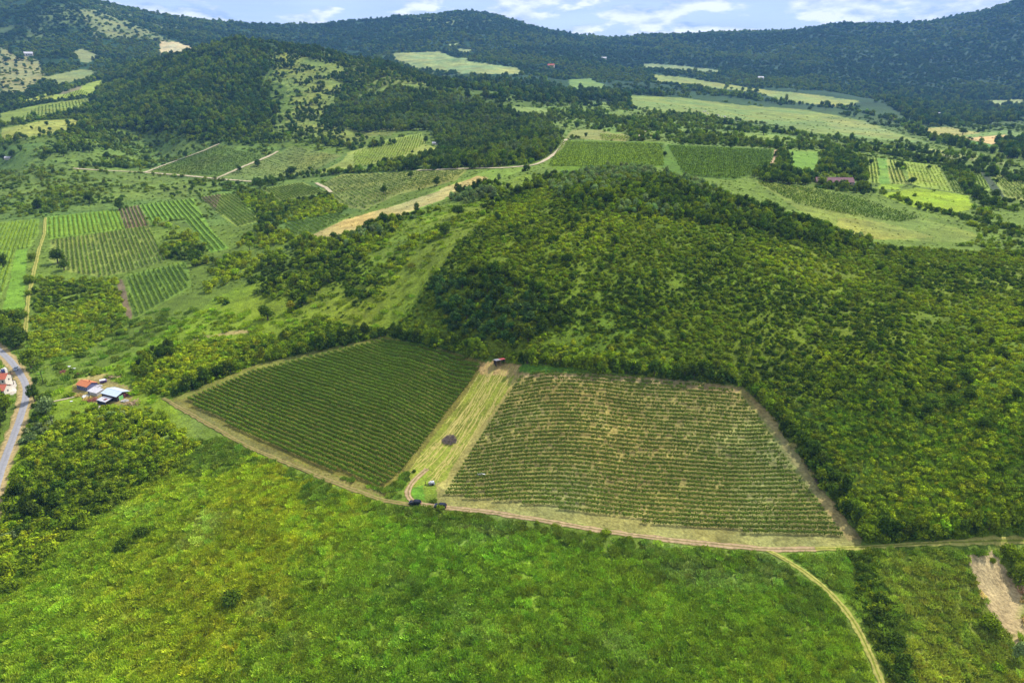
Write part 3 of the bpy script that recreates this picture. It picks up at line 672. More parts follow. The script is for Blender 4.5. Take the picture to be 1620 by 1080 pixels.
layer('farm_grove', "1205,292 1195,282 1215,270 1290,278 1290,284 1275,294", 5, (6, 9), TREES, tree_pal, None, 3, seed=60)
layer('farm_grove', "1300,276 1295,262 1312,245 1345,248 1370,268 1380,290 1355,286 1350,277", 5.5, (6, 10), TREES, tree_pal, None, 3, seed=61)
layer('farm_grove', "1285,296 1305,290 1350,296 1378,300 1372,308 1330,304", 4.2, (4, 6.5), TREES + SHRUBS, tree_pal, None, 2, seed=62)
# wooded ground around the cone hill
layer('hill_forest', "565,212 640,207 680,208 700,242 640,256 590,268 650,266 770,264 850,255 880,240 888,216 850,186 760,164 690,150 620,140 560,168 520,190", 6.2, (7, 11), TREES, [(DG, .4), (MG * .8, .5), (PALE * .6, .1)], None, 6, seed=63)
layer('hill_forest', "560,120 640,122 700,142 800,168 840,190 700,200 600,180 540,190", 9, (5, 10), SHRUBS + TREES, [(DG, .3), (MG, .7)], (60, .47, .06), 6, seed=64)
layer('hill_forest', "120,205 150,150 180,118 260,94 310,82 370,64 425,72 430,100 416,130 440,152 440,190 425,216 300,216 200,205", 8.2, (9, 14), TREES, [(DG * 1.1, .35), (BG, .2), (MG * .85, .45)], (90, .34, .1), 10, seed=65)
layer('hill_forest', "430,70 500,78 560,93 640,105 720,138 690,146 610,122 560,150 572,172 535,206 498,206 518,180 540,150 545,108 450,84", 8, (7, 12), TREES, far_pal, None, 8, seed=66)
layer('hill_forest', "425,76 500,84 560,100 560,150 520,200 600,228 480,232 430,216 465,190 470,150 430,128", 6.5, (4.5, 9), SHRUBS + TREES, [(DG, .8), (BG, .2)], (30, .50, .08), 12, seed=67)
layer('hill_forest', "690,148 720,126 830,120 900,145 1000,140 1060,150 1000,175 960,172 860,162 780,162", 13, (13, 18), TREES + CLUMPS, far_pal, (120, .42, .06), 10, seed=68)
layer('hill_forest', "1290,140 1400,160 1440,196 1520,206 1570,196 1660,186 1660,140", 14, (13, 19), TREES + CLUMPS, [(DG, .4), (MG * .8, .4), (BG, .2)], (150, .38, .06), 10, seed=69)
layer('hill_forest', "1572,226 1660,214 1660,258 1590,250", 8, (8, 13), TREES, far_pal, None, 5, seed=70)
# far mountains: stands of trees, spacing growing with distance
def mountains():
    n = 190000
    s = rng.uniform(math.log(1250), math.log(5600), n); t = rng.uniform(-1.25, 1.25, n); Y = np.exp(s); x = t * Y
    valley = (t > .12) & (Y < 2450) | (t > -.22) & (t < .12) & (Y < 2350) | (t < -.22) & (t > -.52) & (Y < 1900)
    open_ = fbm(x, Y, 170, 4, 91)
    k = ~valley & (open_ < np.where(t < -.2, .68, .82)) & (rng.random(n) < .98)
    x, Y = x[k], Y[k]; k = ~clear_mask(x, Y, CLEAR); x, Y = x[k], Y[k]
    grassy_ = wpoly("120,14 160,16 290,70 250,64 170,60"); dry = wpoly("0,72 60,92 72,120 40,146 -40,150 -40,72")
    k = ~((inside(x, Y, grassy_) & (rng.random(len(x)) < .75)) | (inside(x, Y, dry) & (rng.random(len(x)) < .85))); x, Y = x[k], Y[k]
    sz = np.minimum(Y * .0056, 24) * rng.uniform(.6, 1.3, len(x))
    put('mountain_forest', np.stack([x, Y, height(x, Y) - .1 * sz], 1), sz, rng.choice(CLUMPS + TREES, len(x)), pick_tint(x, Y, far_pal, 260, 3), rng.uniform(.55, .85, len(x)))
mountains()
def mid_scrub():
    n = 12000
    s = rng.uniform(math.log(620), math.log(2400), n); t = rng.uniform(-1.2, 1.2, n); Y = np.exp(s); x = t * Y
    k = (fbm(x, Y, 120, 4, 95) > .53) & ~clear_mask(x, Y, CLEAR) & ~road_mask(x, Y); x, Y = x[k], Y[k]
    sz = Y * .008 * rng.uniform(.5, 1.2, len(x))
    put('valley_scrub', np.stack([x, Y, height(x, Y) - .1 * sz], 1), sz, rng.choice(SHRUBS + TREES, len(x)), pick_tint(x, Y, [(DG, .5), (MG * .8, .5)], 150, 4), rng.uniform(.7, 1.0, len(x)))
mid_scrub()
# meadow grass: tussocks coloured like the sward they grow in
def grass(n, Y0, Y1, size, seed, poly=None, kinds=GRASS, gain=1.9, keep=None):
    Y = np.sqrt(rng.uniform(Y0 ** 2, Y1 ** 2, n)); t = rng.uniform(-1.5, 1.5, n); x = t * Y
    m = inside(x, Y, poly) if poly is not None else np.ones(n, bool)
    x, Y = x[m], Y[m]
    k = ~(clear_mask(x, Y, CLEAR + NO_VEG) | road_mask(x, Y)); x, Y = x[k], Y[k]
    if keep is not None:
        k = fbm(x, Y, keep[0], 3, 120 + seed) > keep[1]; x, Y = x[k], Y[k]
    c = ground_colour(x, Y) * gain * rng.uniform(.65, 1.35, (len(x), 1)); c = c * (1 + rng.normal(0, .06, c.shape))
    s = rng.uniform(*size, len(x))
    put('meadow_grass', np.stack([x, Y, height(x, Y) - .02], 1), s, rng.choice(kinds, len(x)), c, rng.uniform(.7, 1.3, len(x)))
grass(52000, 100, 250, (1.6, 3.4), 1)
grass(5000, 100, 250, (.5, 1.3), 2, kinds=HERBS, gain=1.5, keep=(22, .55))
grass(9000, 250, 420, (2.5, 5), 3, poly=wpoly("-60,490 460,490 620,520 600,540 270,640 -60,640"))
grass(5000, 250, 520, (2.5, 5), 4, poly=wpoly(SLOPE))
def tufts(n, Y0, Y1, k, gain, seed, fields):
    s_ = rng.uniform(math.log(Y0), math.log(Y1), n); t = rng.uniform(-1.2, 1.2, n); Y = np.exp(s_); x = t * Y
    m = ~road_mask(x, Y)
    if not fields: m &= ~clear_mask(x, Y, CLEAR)
    x, Y = x[m], Y[m]; c = ground_colour(x, Y) * gain * rng.uniform(.45, 1.3, (len(x), 1)); sz = Y * k * rng.uniform(.5, 1.4, len(x))
    put('pasture_tufts', np.stack([x, Y, height(x, Y) - .02 * sz], 1), sz, rng.choice(HERBS, len(x)), c, rng.uniform(.5, 1.0, len(x)))
tufts(21000, 420, 1700, .0042, 1.25, 1, False)
tufts(8000, 420, 1700, .0032, 1.3, 2, True)
LABEL = {'pasture_tufts': 'tufts of rough herbs over the valley pastures', 'hillside_scrub': 'dense green scrub covering the big hill behind the vineyard', 'hillside_trees': 'taller pale and dark trees along the crest of the scrub hill',
         'thicket': 'bright green bushy thickets beside the vineyard and the road', 'hedgerow': 'lines of dark bushes and trees dividing the fields', 'valley_scrub': 'scattered bushes over the valley floor',
         'farm_grove': 'grove of dark trees around the long farm building', 'hill_forest': 'dark woodland on and around the cone shaped hill', 'mountain_forest': 'blue green forest covering the far mountains',
         'meadow_grass': 'tall green grass of the foreground meadow'}
for nm, parts in BUF.items():
    P_ = np.concatenate([p[0] for p in parts]); gn_scatter(nm, LABEL[nm], P_, np.concatenate([p[1] for p in parts]), np.concatenate([p[2] for p in parts]), np.concatenate([p[3] for p in parts]), np.concatenate([p[4] for p in parts]))
    pass


# ------------------------------------------------------------------ vine rows
def clip_rows(poly, d, spacing, start=.5, shrink=0.0):
    """parallel lines along direction d clipped to a world polygon, from the near side outward"""
    nrm = np.array([-d[1], d[0]])
    if nrm[1] < 0: nrm = -nrm
    c = poly @ nrm; s = poly @ d; lo, hi = c.min(), c.max(); out = []
    n = int(round((hi - lo) / spacing)); step = (hi - lo) / max(n, 1)
    for k in range(n):
        q = lo + (k + start) * step; xs = []
        for i in range(len(poly)):
            a, b = c[i - 1], c[i]
            if (a > q) != (b > q):
                f = (q - a) / (b - a); xs.append(s[i - 1] + f * (s[i] - s[i - 1]))
        xs.sort(); segs = []
        for i in range(0, len(xs) - 1, 2):
            if xs[i + 1] - xs[i] - 2 * shrink > 3: segs.append((xs[i] + shrink, xs[i + 1] - shrink))
        if segs:
            a, b = segs[0][0], segs[-1][1]
            out.append((nrm * q + d * a, nrm * q + d * b))
    return out
def row_geo(a, b, r, width=.75, height_=1.55, per_m=16, leaf=.36, gap=0.0, gap_scale=5, gsd=0, lo=.15):
    L_ = np.hypot(*(b - a)); n = int(L_ * per_m); d = (b - a) / L_; nn = np.array([-d[1], d[0]])
    q = r.random(n) * L_
    if gap > 0:
        g = vnoise(q / gap_scale + gsd * 7.7, np.full(n, gsd * 3.1)) * .45 + vnoise(q / (gap_scale * .4) + gsd * 3.7, np.full(n, gsd * 1.7)) * .55
        k = g > gap; q = q[k]; n = len(q)
    if n < 4: q = r.random(6) * L_; n = 6
    vig = .85 + .3 * vnoise(q / 3.0 + gsd * 5.1, np.full(n, gsd * 2.3))      # vigour along the row
    ang = r.uniform(-.25, math.pi + .25, n); rad = r.uniform(.6, 1.05, n)
    off = np.cos(ang) * width * .5 * rad * vig + np.sin(q * .35 + gsd) * .08; zz = lo + (height_ * vig - lo) * np.clip(.5 + .5 * np.sin(ang) * rad + r.normal(0, .06, n) - .25 * (r.random(n) < .35), 0, 1.1)
    x = a[0] + d[0] * q + nn[0] * off; y = a[1] + d[1] * q + nn[1] * off
    P_ = np.stack([x, y, height(x, y) + zz], 1)
    N_ = np.stack([nn[0] * np.cos(ang), nn[1] * np.cos(ang), np.sin(ang) + .05], 1); N_ /= np.linalg.norm(N_, axis=1, keepdims=True)
    return leaf_quads(P_, N_, leaf, r, .22)
def row_mesh(name, V, F, tint, r, org):
    me = mesh_np(name, V - np.asarray(org), F, [LEAF_V]); n = len(F)
    c = np.ones((len(V), 4), np.float32); base = np.array(tint)[None] * (1 + r.normal(0, .10, (n, 3))); c[:, :3] = np.repeat(np.clip(base, .003, 1), 4, 0)
    at = me.attributes.new('tint', 'FLOAT_COLOR', 'POINT'); at.data.foreach_set('color', c.ravel()); return me
ORD = ['first', 'second', 'third', 'fourth', 'fifth', 'sixth', 'seventh', 'eighth', 'ninth', 'tenth', 'eleventh', 'twelfth', 'thirteenth', 'fourteenth', 'fifteenth', 'sixteenth', 'seventeenth', 'eighteenth', 'nineteenth', 'twentieth']
TENS = {2: ('twenty', 'twentieth'), 3: ('thirty', 'thirtieth'), 4: ('forty', 'fortieth'), 5: ('fifty', 'fiftieth')}
def ordinal(k):
    if k <= 20: return ORD[k - 1]
    t, u = divmod(k, 10); return TENS[t][1] if u == 0 else TENS[t][0] + '-' + ORD[u - 1]
def direction(u0, v0, u1, v1):
    a, b = unproject([[u0, v0], [u1, v1]]); d = b - a; d = d / np.hypot(*d); return d if d[0] > 0 else -d
POST = mat('vineyard_post', C(150, 130, 104), .9, .2)
def vineyard(poly, d, n_rows, label, group, tint, seed, single=True, shrink=0.0, far_gap=None, **kw):
    gap0 = kw.get('gap', 0); width0 = kw.get('width', 1)
    p = wpoly(poly) if isinstance(poly, str) else poly
    nrm = np.array([-d[1], d[0]]); ext = np.ptp(p @ nrm); segs = clip_rows(p, d, ext / n_rows, shrink=shrink)
    r = np.random.default_rng(seed); parts = []
    for k, (a, b) in enumerate(segs):
        tt = np.array(tint) * r.uniform(.85, 1.15)
        if far_gap: kw['gap'] = gap0 + (far_gap - gap0) * k / len(segs); kw['width'] = width0 * (1 - .3 * k / len(segs))
        V, F = row_geo(a, b, r, gsd=k + seed, **kw)
        if single:
            mid = (a + b) / 2; org = (mid[0], mid[1], float(height(*mid)))
            o = link('vine_row', row_mesh('vine_row', V, F, tt, r, org), loc=org)  # a whole row of vines, all its plants in one foliage mesh
            tag(o, label % ordinal(k + 1), 'vine row', group)
        else: parts.append((V, F, tt))
    return parts
VINE = np.array((.10, .168, .012)); VINE_Y = np.array((.19, .28, .02))
LBp = "292,634 400,588 606,538 690,556 762,577 748,602 642,742 607,772 500,735 400,692"
dL = direction(285, 634, 604, 772)
vineyard(LBp, dL, 40, 'thick vine row, %s from the near edge in the dense block of vines', 'vine rows of the dense block', VINE, 300, per_m=52, width=1.05, height_=1.85, leaf=.36, gap=.06, shrink=.5)
RBp = "826,590 1000,598 1100,607 1168,622 1205,665 1250,735 1300,800 1337,850 1200,845 1050,832 850,800 700,785 740,722"
dR = direction(700, 740, 1255, 752)
vineyard(RBp, dR, 40, 'gappy vine row, %s from the dirt track in the pale block of vines', 'vine rows of the pale block', np.array((.098, .15, .013)), 400, per_m=38, width=.85, height_=1.6, leaf=.34, gap=.24, gap_scale=2.2, far_gap=.40, shrink=.5)
# small fields on the valley side
def small(poly, d, n, where, seed, tint=VINE, **kw):
    vineyard(poly, d, n, 'vine row, %s in the ' + where, 'vine rows of the ' + where, tint, seed, per_m=kw.pop('per_m', 15), width=kw.pop('width', 1.0), height_=kw.pop('height_', 1.6), leaf=kw.pop('leaf', .6), gap=kw.pop('gap', .2), **kw)
small("199,437 293,416 301,453 215,502", direction(203, 440, 226, 496), 13, 'small sloping vineyard below the striped plot', 500)
small("82,380 236,358 262,413 196,431 158,438 112,430", direction(176, 368, 196, 431), 24, 'broad brown striped plot', 510, gap=.3)
small("75,345 187,332 198,361 78,377", direction(150, 337, 158, 367), 16, 'bright green plot by the grass track', 520, VINE_Y, height_=1.0, width=1.5)
small("188,331 222,325 236,357 200,361", direction(200, 329, 212, 360), 6, 'narrow brown plot', 530)
small("222,325 303,315 331,362 360,392 334,399 304,361 289,345 238,353", direction(262, 321, 320, 398), 12, 'long bright green plot', 540)
small("312,312 370,306 412,349 377,358 342,334", direction(330, 311, 384, 357), 11, 'plot with one brown strip beside the bushes', 550)
small("0,354 60,347 58,372 45,392 25,395 15,438 0,466", direction(40, 349, 25, 394), 11, 'field at the edge of the picture', 560, VINE_Y, height_=1.1, width=1.3)
small("420,299 478,290 514,304 446,318", direction(424, 299, 452, 317), 16, 'fan shaped vineyard beside the tree clump', 570)
small("446,356 530,339 556,341 495,370 465,372", direction(450, 357, 475, 372), 13, 'vineyard wedge above the straw strip', 580, gap=.3)
# distant vineyards: one mass of foliage each row too small to tell apart
def distant_rows():
    parts = []
    def add(*a, **k): parts.extend(vineyard(*a, single=False, **k))
    add("560,243 612,224 666,212 671,228 640,246 560,266", direction(655, 214, 640, 250), 26, '', '', VINE_Y * .9, 600, per_m=3, leaf=1.2, width=1.4, height_=1.5, gap=.25)
    add("508,292 540,278 735,270 720,284 628,306 578,330 545,325", direction(545, 293, 590, 318), 30, '', '', VINE * .9, 610, per_m=4, leaf=.9, width=1.2, height_=1.5, gap=.36)
    add("1198,289 1290,299 1360,314 1455,345 1420,352 1330,338 1260,322", direction(1215, 290, 1262, 318), 55, '', '', VINE * .9, 620, per_m=3, leaf=.8, width=1.0, height_=1.3, gap=.3)
    add("868,262 892,224 1048,228 1050,262 990,266", direction(950, 226, 948, 262), 60, '', '', VINE_Y * .8, 630, per_m=2.2, leaf=1.2, width=1.6, height_=1.5, gap=.15)
    add("1057,231 1222,238 1218,267 1163,283 1083,278", direction(1130, 235, 1125, 276), 60, '', '', VINE * .9, 640, per_m=2.2, leaf=1.2, width=1.6, height_=1.5, gap=.2)
    add("240,269 346,232 418,247 344,279", direction(345, 234, 420, 247), 26, '', '', VINE * .8, 641, per_m=2.2, leaf=1.0, width=1.2, height_=1.1, gap=.3)
    add("360,279 428,250 464,234 532,247 490,270 432,280", direction(464, 234, 534, 247), 22, '', '', VINE * .8, 642, per_m=1.8, leaf=1.0, width=1.2, height_=1.1, gap=.42)
    add("1432,257 1482,263 1503,303 1443,291", direction(1455, 258, 1472, 297), 9, '', '', VINE_Y * .8, 643, per_m=2.5, leaf=.9, width=1.2, height_=1.2, gap=.45)
    add("22,190 62,169 142,157 122,172 66,184", direction(62, 168, 60, 186), 22, '', '', VINE * .8, 644, per_m=1.2, leaf=1.6, width=1.6, height_=1.4, gap=.35)
    for k, s_ in enumerate(("1369,251 1388,251 1392,290 1376,290", "1404,253 1418,256 1437,291 1411,291", "1487,264 1505,265 1532,306 1508,304", "1537,269 1548,270 1566,299 1552,304", "1568,271 1599,275 1620,291 1620,316 1592,311")):
        p = PX(s_); add(s_, direction(*((p[0] + p[1]) / 2), *((p[2] + p[3]) / 2)), (4, 4, 5, 3, 8)[k], '', '', VINE * .9, 650 + k, per_m=4, leaf=.9, width=1.3, height_=1.6, gap=.25)
    add("100,150 128,142 143,149 160,130 166,137 143,152 100,158", direction(150, 131, 140, 152), 16, '', '', VINE_Y * .9, 660, per_m=2, leaf=1.6, width=2, height_=1.7, gap=.2)
    add("950,212 1000,217 992,223 950,221", direction(975, 215, 965, 222), 12, '', '', VINE_Y * .9, 665, per_m=2, leaf=1.4, width=1.6, height_=1.6, gap=.2)
    V = np.concatenate([p[0] for p in parts]); off = np.cumsum([0] + [len(p[0]) for p in parts[:-1]]); F = np.concatenate([p[1] + o_ for p, o_ in zip(parts, off)])
    r = rr(77); me = mesh_np('distant_vine_foliage', V, F, [LEAF_V]); c = np.ones((len(V), 4), np.float32); c[:, :3] = np.concatenate([np.repeat(p[2][None], len(p[0]), 0) for p in parts])
    at = me.attributes.new('tint', 'FLOAT_COLOR', 'POINT'); at.data.foreach_set('color', c.ravel())
    tag(link('distant_vine_foliage', me), 'fine striped rows of vines in the far fields', kind='stuff')
distant_rows()
# mown strip: dry swaths of cut grass lying along it
def swaths():
    r = rr(5); V = []; F = []; p = STRIP; d = direction(665, 765, 795, 576); nrm = np.array([-d[1], d[0]]); c = p @ nrm; s = p @ d
    for k in range(64):
        q = r.uniform(c.min(), c.max()); a = r.uniform(s.min() - 10, s.max() - 8); L_ = r.uniform(8, 60); m = int(L_ / .7)
        ss = a + np.linspace(0, L_, m); qq = q + .5 * (fbm(ss, ss * 0 + k * 9, 6, 3, k) - .5) * 3 + (ss - a) * r.normal(0, .05)
        w = r.uniform(.07, .2) * (.5 + vnoise(ss / 1.7, ss * 0 + k * 3.3))
        x = d[0] * ss + nrm[0] * qq; y = d[1] * ss + nrm[1] * qq; k_in = inside(x, y, p); z = height(x, y)
        for i in range(m - 1):
            if not (k_in[i] and k_in[i + 1]) or r.random() < .08: continue
            n0 = len(V); zz = r.uniform(.05, .16)
            for j in (i, i + 1):
                for sg in (-1, 1): V.append((x[j] + nrm[0] * w[j] * sg, y[j] + nrm[1] * w[j] * sg, z[j] + .12 + (zz if sg > 0 else .0)))
            F.append((n0, n0 + 1, n0 + 3, n0 + 2))
    me = mesh_np('hay_swaths', V, F, [mat('cut_hay', C(190, 176, 96, .58), .95, .3, .8)])
    tag(link('hay_swaths', me), 'pale swaths of cut hay lying along the mown strip', kind='stuff')
swaths()

# ------------------------------------------------------------------ single trees and bushes
def geo_mesh(name, vf, m): return mesh_np(name, vf[0], vf[1], [m])
NEAR_TREES = []; NEAR_SHRUBS = []; CONIFER = []
for i in range(4):
    h_ = (.95, 1.05, .85, 1.15)[i]
    NEAR_TREES.append((geo_mesh('crown', crown_geo(rr(200 + i), tree_lobes(rr(210 + i), 12, h_, .14), 1500, .062, .3), LEAF_O), mesh_np('trunk', *trunk_geo(rr(220 + i), .5, 5), [BARK]), h_))
for i in range(4):
    NEAR_SHRUBS.append((geo_mesh('bush', crown_geo(rr(230 + i), shrub_lobes(rr(240 + i), 8, (.8, .95, .7, 1.0)[i]), 750, .075, .25), LEAF_O), (.62, .74, .55, .78)[i]))
CONIFER.append((geo_mesh('crown', crown_geo(rr(250), [(0, 0, .25, .42, .42, .22), (0, 0, .55, .3, .3, .25), (0, 0, .9, .2, .2, .25), (0, 0, 1.2, .09, .09, .2)], 900, .07, .3), LEAF_O), mesh_np('trunk', *trunk_geo(rr(251), .6, 3), [BARK]), 1.35))
COLS = {'dark': DG * 1.0, 'mid': MG * .9, 'bright': YG * .8, 'pale': PALE * .85, 'red': np.array((.10, .05, .025)), 'blue': BG * .9}
def paint(o, col, r): o.color = (*[float(v) for v in np.clip(COLS[col] * r.uniform(.85, 1.15), 0, 1)], 1)
def plant(kind, u, v, w, h, col, label, cat, group, r, small_=False):
    x, y, z = pt(u, v); k = m_per_px(x, y); W_ = w * k; z -= .03 * W_
    rot = r.random() * 6.28
    if kind == 'bush':
        me, hh = NEAR_SHRUBS[r.integers(len(NEAR_SHRUBS))]
        dep = math.atan2(CAM_Z - z, y); H_ = max((h * k - .5 * W_ * math.sin(dep)) / max(math.cos(dep), .3), .45 * W_)
        o = link('bush', me, None, (x, y + .25 * W_, z), (0, 0, rot), (W_, W_, H_ / hh)); paint(o, col, r); tag(o, label, cat, group); return o
    cm, tm, hh = (CONIFER if kind == 'conifer' else NEAR_TREES)[r.integers(1 if kind == 'conifer' else len(NEAR_TREES))]
    dep = math.atan2(CAM_Z - z, y); H_ = max((h * k - .45 * W_ * math.sin(dep)) / max(math.cos(dep), .3), .6 * W_)
    e = link('tree' if kind != 'conifer' else 'conifer_tree', None, None, (x, y + .2 * W_, z), (0, 0, rot), (W_, W_, H_ / hh)); e.empty_display_size = .2
    c = link('crown', cm, e); paint(c, col, r); link('trunk', tm, e); tag(e, label, cat, group); return e
def side_ordinal(i, n, many):
    one = many[:-2] if many.endswith('shes') else many[:-1]
    return ('leftmost %s' % one if i == 0 else 'rightmost %s' % one if i == n - 1 else '%s %s from the left' % (ordinal(i + 1), one))
def planting(kind, one, many, where, s, col, group=None, seed=0):
    """rows of 'u,v,width,height' measured on the photo (base of the plant)"""
    P_ = PX(s); P_ = P_[np.argsort(P_[:, 0])]; r = np.random.default_rng(seed + 1000); n = len(P_)
    for i, (u, v, w, h) in enumerate(P_):
        lab = (one + ' ' + where) if n == 1 else side_ordinal(i, n, many) + ' ' + where
        plant(kind, u, v, w, h, col, lab, 'bush' if kind == 'bush' else 'tree', group or (many + ' ' + where if n > 1 else None), r)
planting('tree', '', 'round dark trees', 'above the striped vine plots', "58,331,20,18 139,323,23,19 187,333,21,17", 'dark', None, 1)
planting('bush', '', 'low dark bushes', 'in the hedge line north of the pale track', "137,263,13,8 149,263,8,7 165,263,16,8 182,265,12,9 198,267,16,10 212,264,11,8 232,266,19,9", 'dark', None, 2)
planting('tree', '', 'rounded trees', 'scattered over the rough valley pasture', "68,255,16,10 78,247,14,11 89,241,15,13 99,248,16,13 115,241,9,10 140,242,11,12 168,252,16,12 232,256,8,10", 'dark', None, 3)
planting('tree', '', 'dark trees', 'by the small white hut at the valley edge', "4,254,12,11 8,239,10,9 18,250,14,14 31,240,12,11", 'dark', None, 4)
planting('bush', '', 'bushes', 'in the rough grass below the pale track', "18,287,16,10 29,310,8,9 120,287,11,13 133,288,15,14", 'mid', None, 5)
planting('tree', '', 'small trees', 'standing in the yellow terraced field', "31,217,9,8 50,206,6,7 70,211,6,6 78,207,9,6 73,199,9,7 107,199,11,10 121,193,14,9 37,200,9,7", 'dark', None, 6)
planting('tree', '', 'lone round trees', 'between the two squared green fields', "293,250,13,12 378,273,12,12 407,264,15,12 492,272,13,9", 'dark', None, 7)
planting('tree', '', 'big bushy trees', 'at the end of the pale field track', "410,298,22,14 430,294,20,12 458,279,26,13", 'dark', None, 8)
planting('conifer', '', 'dark pointed conifers', 'at the foot of the cone hill', "496,225,12,15 510,227,11,14 523,226,11,15", 'dark', None, 9)
planting('tree', '', 'dark trees', 'among the broken vine rows by the straw strip', "607,308,16,15 649,282,15,11 691,295,16,16", 'dark', None, 10)
planting('tree', '', 'small trees', 'around the yellow striped hillside field', "561,228,8,8 673,227,11,12 689,242,9,7 652,243,7,5 663,302,6,5", 'dark', None, 11)
planting('bush', 'reddish brown bush', '', 'at the edge of the straw strip', "715,315,15,12", 'red', None, 12)
planting('tree', '', 'dark bushy trees', 'on the open slope beside the scrub hill', "600,373,10,10 620,371,16,13 703,373,30,18 725,343,28,18 787,349,17,15", 'dark', None, 13)
planting('tree', 'dense dark tree', '', 'among the scrub left of the slope', "422,509,31,30", 'dark', None, 14)
planting('tree', '', 'trees', 'dotted between the far green fields', "857,202,7,8 865,196,11,8 878,197,6,7 882,213,8,6 895,204,11,9 913,203,14,11 927,217,8,7 930,197,11,8 989,197,7,8 1007,201,6,7 1031,205,8,7", 'dark', None, 15)
planting('tree', 'small dark tree', '', 'on the grass lane between the two far vineyards', "1052,248,10,9", 'dark', None, 16)
planting('tree', '', 'round trees', 'along the foot of the large pale pasture', "1151,208,12,9 1156,235,11,11 1209,214,17,14 1241,224,9,7 1255,209,15,10", 'dark', None, 17)
planting('tree', '', 'large dark trees', 'around the long farm building', "1199,279,19,15 1222,290,24,15 1250,292,26,16 1276,293,22,13 1319,253,20,14 1328,274,30,18 1338,260,18,14 1355,281,26,18", 'dark', None, 18)
planting('tree', '', 'leafy trees', 'screening the front of the long farm building', "1302,294,22,10 1335,301,22,12 1366,304,28,14", 'mid', None, 19)
planting('tree', '', 'round trees', 'among the narrow striped plots', "1360,257,10,10 1377,261,12,10 1421,269,16,13 1443,292,18,13", 'dark', None, 20)
planting('bush', '', 'small bushes', 'on the yellow green meadow below the striped plots', "1397,300,8,7 1448,311,8,7 1478,303,6,5", 'mid', None, 21)
planting('tree', '', 'dark bushy trees', 'at the corner of the yellow green meadow', "1544,314,19,17 1577,314,20,15 1558,328,20,12", 'dark', None, 22)
planting('bush', 'bright green rounded bush', '', 'below the yellow green meadow', "1543,358,23,12", 'bright', None, 23)
planting('bush', '', 'dark bushes', 'where the scrub hill meets the pale vineyard slope', "1413,398,18,15 1427,396,11,10", 'dark', None, 24)
planting('tree', '', 'round trees', 'beside the bare orange field', "1500,228,14,10 1507,232,7,6 1518,228,18,12 1525,213,16,10 1556,208,9,8 1567,206,7,6 1597,214,8,8 1601,204,9,8", 'dark', None, 25)
planting('tree', '', 'dark trees', 'on the lane above the striped plots', "1470,258,17,11 1470,268,9,7 1561,258,18,8", 'dark', None, 26)
planting('tree', '', 'full round trees', 'on the brown striped plot', "88,418,29,26 99,429,23,19", 'dark', None, 27)
planting('bush', '', 'bushes', 'along the grass track at the plots edge', "39,503,11,14 44,449,26,19 44,468,14,12 50,414,13,18 88,444,15,11", 'mid', None, 28)
planting('tree', 'tall dark tree', '', 'at the picture edge by the bright green strip', "4,425,20,24", 'dark', None, 29)
planting('bush', '', 'dark bushes', 'on the grass above the farmyard', "72,519,11,11 124,566,20,10 187,533,15,13 207,517,11,9", 'dark', None, 30)
planting('tree', 'broad leafy tree', '', 'beside the road opposite the parked blue car', "45,587,41,40", 'mid', None, 31)
planting('tree', '', 'dark leafy trees', 'along the road bend near the farmyard', "52,638,25,31 56,610,14,15", 'dark', None, 32)
planting('tree', 'wide pale green tree', '', 'between the road bend and the farm lawn', "70,662,36,40", 'pale', None, 33)
planting('tree', 'leafy green tree', '', 'in front of the orange roofed houses', "6,655,28,34", 'mid', None, 34)
planting('tree', '', 'dense trees', 'hiding the road at its far end', "4,545,26,30 28,550,24,22", 'dark', None, 35)
planting('bush', '', 'dark green bushes', 'standing close together in the open meadow', "190,873,28,26 220,853,31,25", 'dark', None, 36)
planting('bush', 'large lone dark bush', '', 'in the middle of the open meadow', "365,964,40,34", 'dark', None, 37)
planting('bush', '', 'tiny bushes', 'in the meadow grass', "423,811,13,9 166,1014,12,8 57,1046,10,7", 'dark', None, 38)
planting('bush', 'small bush', '', 'on the tilled tan field', "1571,892,14,14", 'mid', None, 39)
planting('tree', 'round green tree', '', 'casting its shade beside the tilled tan field', "1567,1006,44,36", 'mid', None, 40)
planting('tree', 'thin grey green tree', '', 'at the lower corner of the tilled tan field', "1610,1046,26,32", 'pale', None, 41)
planting('tree', '', 'tall dense trees', 'on the far side of the tilled tan field', "1602,900,44,40 1618,930,44,44", 'mid', None, 42)
planting('bush', '', 'bushes', 'in the rough ground below the round green tree', "1487,1036,13,9 1512,1052,16,10 1530,1040,14,9 1556,1072,20,12 1590,1066,24,16", 'mid', None, 43)
planting('bush', '', 'round bushes', 'in front of the parked dark cars', "679,807,14,10 696,809,15,13", 'mid', None, 44)
planting('bush', 'small dark bush', '', 'at the top of the bending dirt track', "655,748,9,8", 'dark', None, 45)
planting('bush', '', 'bushes', 'along the meadow side of the dirt track', "850,830,11,9 880,836,17,8 933,846,10,10 958,848,22,8 997,856,16,8", 'mid', None, 46)
planting('bush', '', 'dark bushes', 'standing out of the hillside scrub', "1193,463,14,12 1200,536,13,9 1262,501,15,12 1393,428,16,15 1403,513,16,11 1440,454,18,17", 'dark', None, 47)
planting('tree', '', 'dark trees', 'standing out of the scrub near the picture edge', "1537,628,26,21 1560,682,30,25 1610,634,26,22", 'dark', None, 48)
planting('bush', '', 'leafy bushes', 'on the wood edge behind the dense block of vines', "300,612,22,14 330,600,22,15 365,588,24,15 400,577,22,15 440,566,24,15 480,557,22,14 520,547,22,14 560,538,22,13 590,531,20,13", 'mid', None, 49)
